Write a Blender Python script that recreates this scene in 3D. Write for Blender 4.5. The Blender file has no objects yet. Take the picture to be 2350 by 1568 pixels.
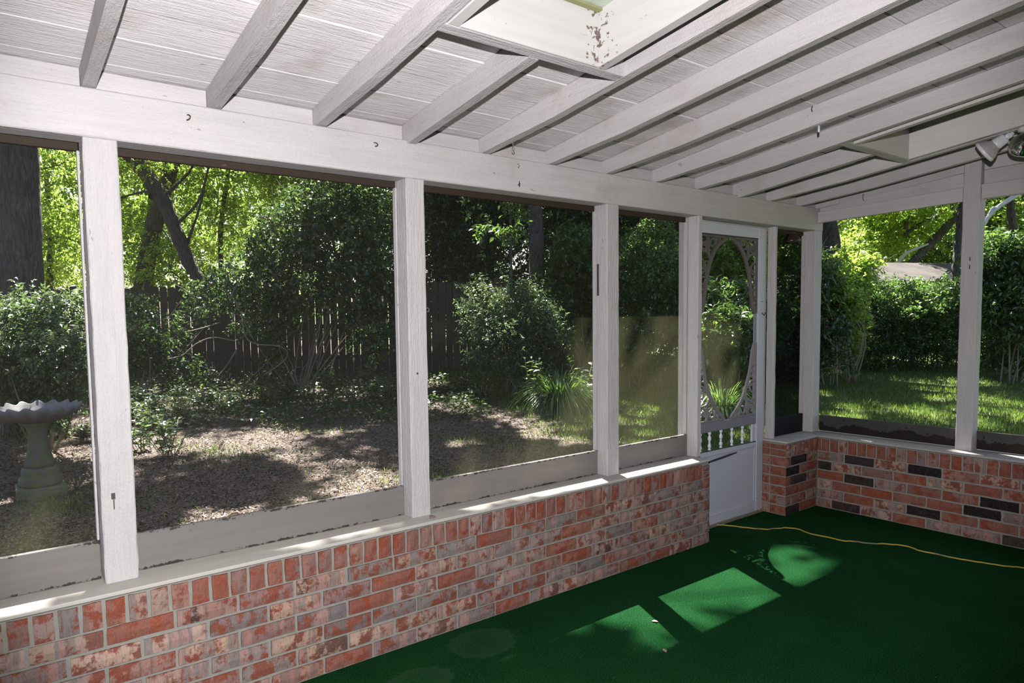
import bpy, bmesh, math, random
import numpy as np
from mathutils import Vector, Matrix
rnd = random.Random(7)
RG = np.random.default_rng(11)
scn = bpy.context.scene
COL = scn.collection

# ------------------------------------------------------------------ camera
W_, H_ = 2350, 1568
CX, CY, CZ = -0.3884, -2.4418, 1.4158
YAW, PITCH, ROLL, FPX, SX, SY = -35.3138, -3.8048, -0.9637, 1528.3184, -124.9163, 54.8552
_y, _p, _r = math.radians(YAW), math.radians(PITCH), math.radians(ROLL)
FW = Vector((-math.sin(_y)*math.cos(_p), math.cos(_y)*math.cos(_p), math.sin(_p)))
_rt = Vector((math.cos(_y), math.sin(_y), 0)); _up = _rt.cross(FW)
RT = _rt*math.cos(_r) + _up*math.sin(_r)
UP = -_rt*math.sin(_r) + _up*math.cos(_r)
CAM = Vector((CX, CY, CZ))
cd = bpy.data.cameras.new('camera'); cam = bpy.data.objects.new('camera', cd); COL.objects.link(cam)
cd.sensor_fit = 'HORIZONTAL'; cd.sensor_width = 36.0; cd.lens = 36.0*FPX/W_
cd.shift_x = -SX/W_; cd.shift_y = SY/W_
cd.clip_start = 0.05; cd.clip_end = 300
M = Matrix((RT, UP, -FW)).transposed().to_4x4(); M.translation = CAM
cam.matrix_world = M
scn.camera = cam

def at(px, py, depth):
    """World point seen at a pixel of the photograph, at a given distance in front of the camera."""
    return CAM + (RT*((px-1175-SX)/FPX) - UP*((py-784-SY)/FPX) + FW)*depth

# ------------------------------------------------------------------ light
SUN_E, SKY_E, FLASH_W = 35.0, 0.30, 545.0
SUNV = Vector((0.28, 0.62, 1.0)).normalized()       # towards the sun
world = bpy.data.worlds.new('sky'); scn.world = world; world.use_nodes = True
wn = world.node_tree; wn.nodes.clear()
wo = wn.nodes.new('ShaderNodeOutputWorld'); wb = wn.nodes.new('ShaderNodeBackground'); ws = wn.nodes.new('ShaderNodeTexSky')
ws.sky_type = 'NISHITA'; ws.sun_disc = False
ws.sun_elevation = math.asin(SUNV.z); ws.sun_rotation = math.atan2(SUNV.x, SUNV.y)
ws.air_density = 1.0; ws.dust_density = 2.5; ws.ozone_density = 1.0
wb.inputs['Strength'].default_value = SKY_E
wn.links.new(ws.outputs[0], wb.inputs['Color']); wn.links.new(wb.outputs[0], wo.inputs['Surface'])
sl = bpy.data.lights.new('sun', 'SUN'); sl.energy = SUN_E; sl.angle = math.radians(0.53); sl.color = (1, .95, .86)
so = bpy.data.objects.new('sun', sl); COL.objects.link(so); so.rotation_euler = SUNV.to_track_quat('Z', 'Y').to_euler(); so.location = (6, 9, 20)
fl = bpy.data.lights.new('camera_flash', 'SPOT'); fl.energy = FLASH_W; fl.spot_size = math.radians(95); fl.spot_blend = 0.45; fl.shadow_soft_size = 0.012; fl.color = (1, .965, .97)
fo = bpy.data.objects.new('camera_flash', fl); COL.objects.link(fo); fo.location = (-.389, -2.468, 1.631)
fo.rotation_euler = (-(at(1110, 730, 3.0) - Vector(fo.location))).to_track_quat('Z', 'Y').to_euler()
vs = scn.view_settings; vs.view_transform = 'Standard'; vs.look = 'None'; vs.exposure = 0.0; vs.gamma = 1.0; vs.use_curve_mapping = False
cy = scn.cycles; cy.max_bounces = 5; cy.diffuse_bounces = 2; cy.glossy_bounces = 2; cy.transmission_bounces = 3; cy.transparent_max_bounces = 8
cy.sample_clamp_indirect = 4.0; cy.caustics_reflective = False; cy.caustics_refractive = False

# ------------------------------------------------------------------ materials
class NT:
    def __init__(s, name):
        s.m = bpy.data.materials.new(name); s.m.use_nodes = True; s.t = s.m.node_tree; s.t.nodes.clear()
        s.out = s.t.nodes.new('ShaderNodeOutputMaterial')
    def n(s, typ, **k):
        o = s.t.nodes.new(typ)
        for a, v in k.items():
            if a.startswith('i_'):
                key = a[2:].replace('_', ' ')
                if key.isdigit(): key = int(key)
                s.put(o.inputs[key], v)
            else: setattr(o, a, v)
        return o
    def put(s, inp, v):
        if hasattr(v, 'is_output') or isinstance(v, bpy.types.NodeSocket): s.t.links.new(v, inp)
        elif hasattr(v, 'outputs'): s.t.links.new(v.outputs[0], inp)
        else:
            if isinstance(v, (tuple, list)) and len(v) == 3 and inp.type == 'RGBA': v = (*v, 1)
            inp.default_value = v
    def coord(s, kind='Object', scale=(1, 1, 1)):
        c = s.n('ShaderNodeTexCoord'); mp = s.n('ShaderNodeMapping'); s.put(mp.inputs['Vector'], c.outputs[kind]); mp.inputs['Scale'].default_value = scale
        return mp.outputs[0]
    def noise(s, vec, sc, det=3, rough=.55, out=0):
        o = s.n('ShaderNodeTexNoise'); s.put(o.inputs['Vector'], vec); o.inputs['Scale'].default_value = sc; o.inputs['Detail'].default_value = det; o.inputs['Roughness'].default_value = rough
        return o.outputs[out]
    def ramp(s, f, stops, interp='LINEAR'):
        o = s.n('ShaderNodeValToRGB'); s.put(o.inputs[0], f); e = o.color_ramp; e.interpolation = interp
        while len(e.elements) < len(stops): e.elements.new(.5)
        for el, (p, c) in zip(e.elements, stops):
            el.position = p; el.color = (c, c, c, 1) if isinstance(c, (int, float)) else (*c, 1)
        return o.outputs[0]
    def mix(s, f, a, b, typ='MIX'):
        o = s.n('ShaderNodeMix', data_type='RGBA', blend_type=typ); s.put(o.inputs[0], f); s.put(o.inputs[6], a); s.put(o.inputs[7], b); return o.outputs[2]
    def math(s, op, a, b=0., c=0.):
        o = s.n('ShaderNodeMath', operation=op); s.put(o.inputs[0], a); s.put(o.inputs[1], b); s.put(o.inputs[2], c); return o.outputs[0]
    def bump(s, h, st, dist=.01):
        o = s.n('ShaderNodeBump'); o.inputs['Strength'].default_value = st; o.inputs['Distance'].default_value = dist; s.put(o.inputs['Height'], h); return o.outputs[0]
    def pbr(s, col, rough=.6, normal=None, **k):
        o = s.n('ShaderNodeBsdfPrincipled'); s.put(o.inputs['Base Color'], col); s.put(o.inputs['Roughness'], rough)
        if normal is not None: s.put(o.inputs['Normal'], normal)
        for a, v in k.items(): s.put(o.inputs[a.replace('_', ' ')], v)
        return o
    def done(s, sh):
        s.put(s.out.inputs['Surface'], sh); return s.m

def sep(t, vec):
    o = t.n('ShaderNodeSeparateXYZ'); t.put(o.inputs[0], vec); return o.outputs

WK = .70
def wood(name, axis, col=(.66, .635, .64), grain=1.0, stain=.35, dirt=None, bumpd=.0062):
    """Rough-sawn painted timber, grain along the given axis."""
    t = NT(name); col = tuple(x*WK for x in col)
    sc = [38, 38, 38]; sc['xyz'.index(axis)] = 3.0
    v = t.coord('Object', sc); v1 = t.coord('Object')
    fine = t.noise(v, 3.0, 4, .65); mid = t.noise(v, .8, 3, .6)
    rough = t.noise(v1, 130, 2, .6)
    h = t.math('ADD', t.math('MULTIPLY', fine, .9), t.math('MULTIPLY', rough, .35))
    c = t.mix(t.ramp(mid, [(.3, 0), (.75, 1)]), col, tuple(x*.88 for x in col))
    c = t.mix(t.ramp(t.noise(v1, 2.3, 5, .6), [(.57, 0), (.72, stain)]), c, (.29, .23, .17))
    c = t.mix(t.ramp(t.noise(v, 1.7, 2, .5), [(.0, .5), (.25, 0)]), c, (.20, .16, .12))
    c = t.mix(t.ramp(t.noise(t.coord('Object', [1 if k_ == axis else 2.5 for k_ in 'xyz']), 11, 4, .7), [(.69, 0), (.72, .55)]), c, (.12, .08, .055))
    rn = t.n('ShaderNodeObjectInfo').outputs['Random']
    c = t.mix(t.math('MULTIPLY', rn, .30), c, tuple(x*.62 for x in col))
    if dirt: c = dirt(t, c, v1)
    return t.done(t.pbr(c, .72, t.bump(h, min(1., .8*grain), bumpd), Specular_IOR_Level=.25))

WX = wood('painted_timber_along_wall', 'x'); WY = wood('painted_timber_along_room', 'y'); WZ = wood('painted_timber_upright', 'z', grain=1.25, bumpd=.006)
DECK = wood('painted_deck_boards', 'x', (1.0, .965, .98), 1.2, .5, bumpd=.004)
def chips(t, c, v):
    s = sep(t, v)
    dx = t.math('ABSOLUTE', t.math('SUBTRACT', s[0], 1.425)); dy = t.math('ABSOLUTE', t.math('ADD', s[1], .762))
    near = t.math('SUBTRACT', 1, t.math('MULTIPLY', t.math('ADD', dx, dy), 9))
    k = t.ramp(t.math('ADD', t.math('MULTIPLY', near, .20), t.noise(v, 45, 4, .6)), [(.70, 0), (.73, .9)])
    return t.mix(k, c, (.10, .06, .05))
SHX = wood('smooth_shaft_paint', 'x', (.74, .72, .71), .4, .2, dirt=chips, bumpd=.002); SHY = wood('smooth_shaft_paint_side', 'y', (.74, .72, .71), .4, .2, dirt=chips, bumpd=.002)
SILLM = wood('sill_paint', 'x', (.60, .575, .53), .5, .45, bumpd=.002)
SILLMY = wood('sill_paint_side', 'y', (.52, .50, .47), .5, .45, bumpd=.002)
def peel(t, c, v):
    z = sep(t, v)[2]
    n = t.noise(v, 55, 5, .7)
    edge = t.ramp(z, [(.0, 0), (1, 1)])
    up = t.math('SUBTRACT', 1, t.math('MULTIPLY', t.math('ABSOLUTE', t.math('SUBTRACT', z, .665)), 45))
    lo = t.math('SUBTRACT', 1, t.math('MULTIPLY', t.math('ABSOLUTE', t.math('SUBTRACT', z, .536)), 50))
    m = t.math('MAXIMUM', t.math('MAXIMUM', up, lo), 0)
    m = t.math('MULTIPLY', m, t.noise(v, 6, 2))
    k = t.ramp(t.math('ADD', t.math('MULTIPLY', m, .55), t.math('MULTIPLY', n, .6)), [(.555, 0), (.58, .95)])
    return t.mix(k, c, (.025, .02, .018))
KICK = wood('kick_board_paint', 'x', (.25, .235, .225), .35, .25, dirt=peel, bumpd=.0015)
def mould(t, c, v):
    s = sep(t, v); n = t.noise(v, 7, 5, .65)
    lim = t.math('ADD', .49, t.math('MULTIPLY', n, .21))
    k = t.math('LESS_THAN', s[2], lim)
    k2 = t.ramp(t.noise(v, 40, 5, .7), [(.60, 0), (.64, .9)])
    return t.mix(t.math('MAXIMUM', k, k2), c, (.012, .009, .007))
KICKR = wood('mouldy_kick_board', 'y', (.075, .072, .072), .3, .2, dirt=mould, bumpd=.0015)
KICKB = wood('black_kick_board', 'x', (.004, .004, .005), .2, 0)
STRIP = wood('brown_screen_moulding', 'x', (.045, .030, .021), .6, 0)
HOUSEW = wood('house_wall_boards', 'x', (.10, .07, .06), .5, .2)
SIDING = wood('siding_paint', 'x', (.45, .43, .42), .5, .2)

def plain(name, col, rough=.5, **k):
    t = NT(name); return t.done(t.pbr(col, rough, **k))
DOORW = plain('white_vinyl', (.42, .43, .49), .38)
DOORG = plain('grey_aged_vinyl', (.17, .165, .19), .5)
BRK = plain('grey_brown_bracket_vinyl', (.075, .062, .060), .55)
BRKL = plain('pale_bracket_vinyl', (.17, .155, .16), .5)
SPW = plain('white_spindle_vinyl', (.55, .56, .60), .4)
RUST = plain('rusty_steel', (.07, .05, .04), .6, Metallic=.5)
BLACKM = plain('black_rubber', (.012, .012, .012), .6)
CHROME = plain('silvered_glass', (.75, .75, .8), .08, Metallic=1.0)
LAMPW = plain('white_lamp_enamel', (.55, .55, .60), .3)
LAMPG = plain('dusty_lamp_glass', (.30, .275, .295), .45)
LENS = plain('lamp_lens', (.6, .62, .6), .2)
BROWNL = plain('dark_bronze_enamel', (.03, .022, .018), .3)
YEL = plain('yellow_sticker', (.75, .52, .03), .5)

def brick_mat(name, dark, seed):
    t = NT(name)
    oi = t.n('ShaderNodeObjectInfo'); r = oi.outputs['Random']
    tn = t.n('ShaderNodeAttribute', attribute_type='OBJECT', attribute_name='tone').outputs['Fac']
    v = t.coord('Object')
    vv = t.n('ShaderNodeVectorMath', operation='ADD'); t.put(vv.inputs[0], v)
    cmb = t.n('ShaderNodeCombineXYZ'); [t.put(cmb.inputs[i], t.math('MULTIPLY', r, 17.3+i*5)) for i in range(3)]
    t.put(vv.inputs[1], cmb); v = vv.outputs[0]
    mp = t.n('ShaderNodeMapping'); t.put(mp.inputs['Vector'], v); mp.inputs['Scale'].default_value = (1, 1, .22); vs_ = mp.outputs[0]
    d = dark
    base = t.ramp(tn, [(0, (.36, .085, .04)), (.16, (.31, .085, .05)), (.3, (.30, .10, .065)), (.45, (.25, .085, .06)), (.6, (.27, .115, .085)), (.75, (.17, .09, .075)), (.9, (.05, .032, .03)), (1, (.018, .015, .016))])
    over = t.ramp(t.math('FRACT', t.math('MULTIPLY', tn, 7.31)), [(0, (.60, .43, .34)), (.2, (.50, .35, .32)), (.4, (.27, .25, .23)), (.55, (.57, .39, .29)), (.75, (.38, .25, .24)), (.9, (.22, .205, .21)), (1, (.57, .42, .36))])
    amt = t.ramp(tn, [(0, .12), (.2, .6), (.3, .95), (.5, 1), (.7, 1), (.83, .8), (.9, .15), (1, 0)])
    mb = t.n('ShaderNodeMapping'); t.put(mb.inputs['Vector'], v); mb.inputs['Scale'].default_value = (1, 1, .03)
    band = t.noise(mb.outputs[0], 13, 2, .5)
    base = t.mix(t.math('MULTIPLY', t.ramp(band, [(.42, 0), (.46, .8)]), t.math('LESS_THAN', tn, .86)), base, (.30, .085, .05))
    over = t.mix(t.ramp(band, [(.52, 0), (.55, .75)]), over, (.25, .225, .22))
    over = t.mix(t.ramp(band, [(.60, 0), (.63, .8)]), over, (.50, .30, .26))
    patch = t.ramp(t.math('ADD', t.noise(v, 20, 6, .7), t.math('MULTIPLY', t.math('SUBTRACT', band, .5), .5)), [(.42, 0), (.50, 1)])
    p2 = t.ramp(t.noise(vs_, 60, 3, .6), [(.32, .35), (.42, 1)])
    c = t.mix(t.math('MULTIPLY', t.math('MULTIPLY', patch, p2), amt), base, over)
    mq = t.n('ShaderNodeMapping'); t.put(mq.inputs['Vector'], v); mq.inputs['Scale'].default_value = (1, 1, .06)
    streak = t.ramp(t.noise(mq.outputs[0], 260, 2, .5), [(.34, .5), (.46, 0)])
    c = t.mix(streak, c, t.mix(.6, c, (.13, .055, .04)))
    c = t.mix(t.ramp(t.noise(v, 200, 2, .6), [(.60, 0), (.68, .3)]), c, (.45, .37, .33))
    c = t.mix(1.0, c, (dark, dark, dark), 'MULTIPLY')
    h = t.math('ADD', t.noise(vs_, 190, 4, .7), t.math('MULTIPLY', t.noise(v, 420, 2), .5))
    return t.done(t.pbr(c, .85, t.bump(h, .6, .004), Specular_IOR_Level=.15))
BRICK = brick_mat('mottled_brick', .62, 1)
t = NT('mortar'); v = t.coord('Object')
MORTAR = t.done(t.pbr(t.mix(t.noise(v, 30, 4), (.17, .172, .155), (.26, .258, .232)), .9, t.bump(t.noise(v, 300, 3), .5, .003)))

# carpet
t = NT('green_turf_carpet'); v = t.coord('Object')
nz = t.noise(v, 330, 3, .8); n2 = t.noise(v, 3, 4, .6)
c = t.mix(t.ramp(n2, [(.3, 0), (.75, 1)]), (.0035, .026, .0085), (.008, .044, .014))
c = t.mix(t.ramp(t.noise(v, 190, 3, .85), [(.46, 0), (.66, .9)]), c, (.026, .105, .034))
c = t.mix(t.ramp(t.noise(v, 240, 2, .8), [(.36, .8), (.46, 0)]), c, (.001, .010, .003))
# pale dusty worn spots that stay with the carpet
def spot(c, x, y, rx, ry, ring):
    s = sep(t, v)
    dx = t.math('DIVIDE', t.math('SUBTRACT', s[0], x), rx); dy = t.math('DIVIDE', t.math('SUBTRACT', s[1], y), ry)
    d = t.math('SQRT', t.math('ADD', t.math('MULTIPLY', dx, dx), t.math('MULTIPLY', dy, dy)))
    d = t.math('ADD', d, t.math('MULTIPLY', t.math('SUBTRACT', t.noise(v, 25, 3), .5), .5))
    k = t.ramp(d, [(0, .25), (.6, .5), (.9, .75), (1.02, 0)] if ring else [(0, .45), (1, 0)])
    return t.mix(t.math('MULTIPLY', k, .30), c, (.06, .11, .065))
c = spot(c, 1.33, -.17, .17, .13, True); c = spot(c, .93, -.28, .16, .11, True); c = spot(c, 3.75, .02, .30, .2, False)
c = t.mix(t.ramp(t.noise(v, 120, 1, .3), [(.80, 0), (.82, .5)]), c, (.3, .32, .28))
CARPET = t.done(t.pbr(c, .95, t.bump(nz, .8, .008), Specular_IOR_Level=.0))

def leafmat(name, col, col2, trans=.45, rough=.35, spec=.5, dry=0.0):
    t = NT(name)
    g = t.n('ShaderNodeNewGeometry').outputs['Random Per Island']
    c = t.ramp(g, [(0, tuple(x*.6 for x in col)), (.5, col), (.93 - dry, col2), (1, tuple(min(1, x*1.25) for x in col2))])
    p = t.pbr(c, rough, Specular_IOR_Level=spec)
    tr = t.n('ShaderNodeBsdfTranslucent'); hc = t.n('ShaderNodeMix', data_type='RGBA', blend_type='MULTIPLY'); hc.inputs[0].default_value = 1
    t.put(hc.inputs[6], c); t.put(hc.inputs[7], (2.75, 3.1, 1.45)); t.put(tr.inputs[0], hc.outputs[2])
    m = t.n('ShaderNodeMixShader'); m.inputs[0].default_value = trans; t.put(m.inputs[1], p); t.put(m.inputs[2], tr)
    return t.done(m)
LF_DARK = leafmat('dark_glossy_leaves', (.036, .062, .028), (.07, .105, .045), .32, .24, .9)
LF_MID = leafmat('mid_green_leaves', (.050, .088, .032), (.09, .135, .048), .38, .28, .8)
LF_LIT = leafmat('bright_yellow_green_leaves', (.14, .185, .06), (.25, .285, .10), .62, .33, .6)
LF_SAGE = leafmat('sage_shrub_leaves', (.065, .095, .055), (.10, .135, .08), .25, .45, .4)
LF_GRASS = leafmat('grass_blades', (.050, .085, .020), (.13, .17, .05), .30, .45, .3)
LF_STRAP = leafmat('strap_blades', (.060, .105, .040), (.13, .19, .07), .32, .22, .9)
LF_DRY = NT('dry_leaf_litter'); g = LF_DRY.n('ShaderNodeNewGeometry').outputs['Random Per Island']
LF_DRY = LF_DRY.done(LF_DRY.pbr(LF_DRY.ramp(g, [(0, (.035, .022, .016)), (.4, (.11, .07, .05)), (.75, (.14, .095, .068)), (1, (.23, .17, .125))]), .6, Specular_IOR_Level=.35))
t = NT('bark'); v = t.coord('Object', (1, 1, .28)); n = t.noise(v, 22, 5, .65)
vo = t.n('ShaderNodeTexVoronoi'); t.put(vo.inputs['Vector'], v); vo.inputs['Scale'].default_value = 20; vo.feature = 'DISTANCE_TO_EDGE'
BARK = t.done(t.pbr(t.mix(t.ramp(n, [(.3, 0), (.7, 1)]), (.045, .036, .034), (.11, .092, .085)), .9, t.bump(t.math('ADD', t.ramp(vo.outputs[0], [(0, 0), (.25, 1)]), n), .9, .03)))
t = NT('pale_twig_bark'); v = t.coord('Object')
TWIG = t.done(t.pbr(t.mix(t.noise(v, 12, 3), (.10, .085, .06), (.26, .22, .17)), .8))
t = NT('pale_dead_branch'); v = t.coord('Object')
DEADB = t.done(t.pbr(t.mix(t.noise(v, 12, 3), (.32, .30, .28), (.55, .53, .50)), .7))
t = NT('fence_wood'); v = t.coord('Object', (20, 20, 2)); rr = t.n('ShaderNodeObjectInfo').outputs['Random']
FENCE = t.done(t.pbr(t.mix(t.noise(v, 1.5, 4), t.mix(rr, (.032, .023, .017), (.055, .041, .030)), (.075, .057, .044)), .9, t.bump(t.noise(v, 3, 4), .5, .01)))
t = NT('weathered_concrete'); v = t.coord('Object'); z = sep(t, v)[2]
c = t.mix(t.noise(v, 9, 5, .65), (.06, .06, .045), (.15, .148, .12)); c = t.mix(t.ramp(t.noise(v, 14, 4, .6), [(.5, 0), (.62, .7)]), c, (.11, .14, .035))
STONE = t.done(t.pbr(c, .9, t.bump(t.noise(v, 60, 4), .6, .01)))
t = NT('bath_bowl_concrete'); v = t.coord('Object')
BOWL = t.done(t.pbr(t.mix(t.noise(v, 12, 5, .65), (.085, .082, .08), (.22, .215, .225)), .85, t.bump(t.noise(v, 60, 4), .5, .008)))
# ground
t = NT('yard_soil_and_lawn'); v = t.coord('Object'); s = sep(t, v)
c = t.mix(t.ramp(t.noise(v, 5, 5, .7), [(.3, 0), (.7, 1)]), (.045, .032, .026), (.125, .09, .07))
c = t.mix(t.ramp(t.noise(v, 60, 4, .75), [(.5, 0), (.66, .75)]), c, (.26, .19, .15))
c = t.mix(t.ramp(t.noise(v, 45, 3, .7), [(.34, .8), (.45, 0)]), c, (.018, .014, .011))
ln = t.math('ADD', t.math('MULTIPLY', t.math('SUBTRACT', t.math('SUBTRACT', s[0], 4.9), t.math('MULTIPLY', s[1], .22)), .5), t.math('MULTIPLY', t.math('SUBTRACT', t.noise(v, 1.1, 4, .6), .5), 2.2))
c = t.mix(t.ramp(ln, [(.0, 0), (.6, .85)]), c, t.mix(t.noise(v, 25, 4, .7), (.035, .06, .012), (.11, .15, .03)))
GROUND = t.done(t.pbr(c, .95, t.bump(t.noise(v, 70, 4, .7), .8, .02)))

def screenmat(name, cover, col, col2):
    """Woven insect screen: mostly see-through, the threads catch the light."""
    t = NT(name); v = t.coord('Object')
    d = t.n('ShaderNodeBsdfDiffuse'); t.put(d.inputs[0], col); tl = t.n('ShaderNodeBsdfTranslucent'); t.put(tl.inputs[0], col2)
    m1 = t.n('ShaderNodeMixShader'); m1.inputs[0].default_value = .35; t.put(m1.inputs[1], d); t.put(m1.inputs[2], tl)
    tp = t.n('ShaderNodeBsdfTransparent')
    f = t.math('ADD', cover, t.math('MULTIPLY', t.math('SUBTRACT', t.noise(t.coord('Object', (1, 1, .35)), 5, 4, .6), .5), cover*.5))
    f = t.math('ADD', f, t.math('MULTIPLY', t.math('SUBTRACT', t.noise(v, 380, 1, .5), .5), cover*.9))
    m2 = t.n('ShaderNodeMixShader'); t.put(m2.inputs[0], t.n('ShaderNodeClamp', i_0=f)); t.put(m2.inputs[1], tp); t.put(m2.inputs[2], m1)
    return t.done(m2)
SCREEN = screenmat('insect_screen', .22, (.032, .030, .028), (.150, .152, .085))
SCREEN_CLEAR = screenmat('thin_insect_screen', .05, (.04, .04, .04), (.04, .04, .04))
t = NT('cloudy_skylight_acrylic'); v = t.coord('Object'); n = t.noise(v, 5, 5, .7)
c = t.mix(t.ramp(n, [(.35, 0), (.6, 1)]), (.50, .56, .50), (.34, .40, .30))
tr = t.n('ShaderNodeBsdfTranslucent'); t.put(tr.inputs[0], c); p = t.pbr(c, .2)
m = t.n('ShaderNodeMixShader'); m.inputs[0].default_value = .025; t.put(m.inputs[1], p); t.put(m.inputs[2], tr); ACRYL = t.done(m)
ALGAE = plain('algae_glazing_strip', (.22, .23, .10), .8)
t = NT('extension_cord_jacket'); v = t.coord('Object')
CORD = t.done(t.pbr(t.mix(t.ramp(t.noise(v, 4, 3, .6), [(.52, 0), (.6, 1)]), (.36, .26, .03), (.17, .15, .12)), .5))
ROOFM = NT('neighbour_shingles'); v = ROOFM.coord('Object'); ROOFM = ROOFM.done(ROOFM.pbr(ROOFM.mix(ROOFM.ramp(ROOFM.noise(v, 1.6, 5, .65), [(.42, 0), (.58, 1)]), (.012, .009, .008), (.042, .031, .029)), .9))
YELSID = plain('pale_yellow_siding', (.30, .29, .15), .7)
DRYLEAF = plain('brown_dead_leaf', (.26, .13, .06), .6)
TANLEAF = plain('tan_dead_leaf', (.26, .17, .12), .6)
FLOORSLAB = plain('slab_edge', (.2, .2, .19), .9)

# ------------------------------------------------------------------ object helpers
def tag(o, label=None, cat=None, group=None, kind=None):
    if label: o['label'] = label
    if cat: o['category'] = cat
    if group: o['group'] = group
    if kind: o['kind'] = kind
    return o
def link(name, me, mat, parent=None):
    o = bpy.data.objects.new(name, me); COL.objects.link(o)
    if mat and not me.materials: me.materials.append(mat)
    if parent: o.parent = parent; o.matrix_parent_inverse = parent.matrix_world.inverted() if parent.type != 'EMPTY' else Matrix.Translation(-parent.location)
    return o
def empty(name, loc=(0, 0, 0)):
    o = bpy.data.objects.new(name, None); COL.objects.link(o); o.location = loc; o.empty_display_size = .1
    return o
def mk(name, verts, faces, mat, parent=None, smooth=False):
    me = bpy.data.meshes.new(name); me.from_pydata([tuple(v) for v in verts], [], faces); me.validate(); me.update()
    if smooth: me.polygons.foreach_set('use_smooth', [True]*len(me.polygons))
    return link(name, me, mat, parent)
def box_geo(x0, x1, y0, y1, z0, z1):
    v = [(x, y, z) for z in (z0, z1) for y in (y0, y1) for x in (x0, x1)]
    f = [(0, 2, 3, 1), (4, 5, 7, 6), (0, 1, 5, 4), (2, 6, 7, 3), (0, 4, 6, 2), (1, 3, 7, 5)]
    return v, f
def bevel_me(me, w, seg=1):
    bm = bmesh.new(); bm.from_mesh(me); bmesh.ops.bevel(bm, geom=bm.edges[:], offset=w, segments=seg, affect='EDGES'); bm.to_mesh(me); bm.free()
def box(name, x0, x1, y0, y1, z0, z1, mat, parent=None, bev=.003):
    v, f = box_geo(x0, x1, y0, y1, z0, z1); me = bpy.data.meshes.new(name); me.from_pydata(v, [], f)
    if bev: bevel_me(me, bev)
    return link(name, me, mat, parent)
def hexa(name, v8, mat, parent=None, bev=.003):
    me = bpy.data.meshes.new(name); me.from_pydata(v8, [], [(0, 2, 3, 1), (4, 5, 7, 6), (0, 1, 5, 4), (2, 6, 7, 3), (0, 4, 6, 2), (1, 3, 7, 5)])
    if bev: bevel_me(me, bev)
    return link(name, me, mat, parent)
def tube_geo(pts, rad, seg=8, off=0, cap=True):
    pts = [Vector(p) for p in pts]; n = len(pts); V = []; F = []
    rads = rad if isinstance(rad, (list, tuple)) else [rad]*n
    prev = None
    for i, p in enumerate(pts):
        d = (pts[min(i+1, n-1)] - pts[max(i-1, 0)]).normalized()
        a = Vector((0, 0, 1)) if abs(d.z) < .9 else Vector((1, 0, 0))
        if prev is not None: a = prev
        u = (a - d*a.dot(d)).normalized(); w = d.cross(u); prev = u
        for k in range(seg):
            an = 2*math.pi*k/seg; V.append(p + (u*math.cos(an) + w*math.sin(an))*rads[i])
    for i in range(n-1):
        for k in range(seg):
            a = i*seg+k; b = i*seg+(k+1) % seg; F.append((off+a, off+b, off+b+seg, off+a+seg))
    if cap: F.append(tuple(off+k for k in range(seg))[::-1]); F.append(tuple(off+(n-1)*seg+k for k in range(seg)))
    return V, F
def tube(name, pts, rad, mat, parent=None, seg=8):
    V, F = tube_geo(pts, rad, seg); return mk(name, V, F, mat, parent, True)
def tubes(name, paths, mat, parent=None, seg=5):
    V = []; F = []
    for pts, r in paths:
        v, f = tube_geo(pts, r, seg, len(V)); V += v; F += f
    return mk(name, V, F, mat, parent, True)
def lathe_geo(prof, seg, M4=None, off=0):
    V = []; F = []
    for r, z in prof:
        for k in range(seg):
            a = 2*math.pi*k/seg; p = Vector((r*math.cos(a), r*math.sin(a), z)); V.append(M4 @ p if M4 else p)
    for i in range(len(prof)-1):
        for k in range(seg):
            a = i*seg+k; b = i*seg+(k+1) % seg; F.append((off+a, off+b, off+b+seg, off+a+seg))
    return V, F
def lathe(name, prof, mat, parent=None, seg=24, M4=None):
    V, F = lathe_geo(prof, seg, M4); return mk(name, V, F, mat, parent, True)
def crom(pts, n=6):
    """Smooth path through points."""
    P = [Vector(p) for p in pts]; P = [P[0]*2-P[1]] + P + [P[-1]*2-P[-2]]; out = []
    for i in range(1, len(P)-2):
        for k in range(n):
            s = k/n; a, b, c, d = P[i-1:i+3]
            out.append(.5*((2*b) + (c-a)*s + (2*a-5*b+4*c-d)*s*s + (-a+3*b-3*c+d)*s**3))
    out.append(P[-2]); return out

# ------------------------------------------------------------------ room dimensions
YF = .087            # inner face of posts and header beam
ZS, ZB, ZBT = .531, 2.0435, 2.205     # sill top, header bottom, header top
SLOPE = .1328
def zraft(y): return 2.190 - SLOPE*(y-YF)      # underside of the rafters
def zdeck(y): return zraft(y) + .093           # underside of the deck
XL, XR, YB = -2.3, 4.59, -4.3        # left end, inner face of right wall, back wall
def tz(y):                            # ground height in the yard (function of distance)
    return y
def ground_z(x, y):
    d = .5768*(x-CX) + .8142*(y-CY)
    e = max(0., d-5.2); return -.085 + .056*e*e/(e+.8)

# ------------------------------------------------------------------ floor
fl_o = box('floor', XL, 4.62, YB, .26, -.05, 0, CARPET, None, 0); tag(fl_o, 'dark green turf carpet covering the whole porch floor', 'floor', kind='structure')
slab = box('trim_1', XL-.1, 4.95, YB-.1, .34, -.2, -.051, FLOORSLAB, None, 0); tag(slab, 'concrete slab edge under the green carpet', 'slab', kind='structure')

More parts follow.
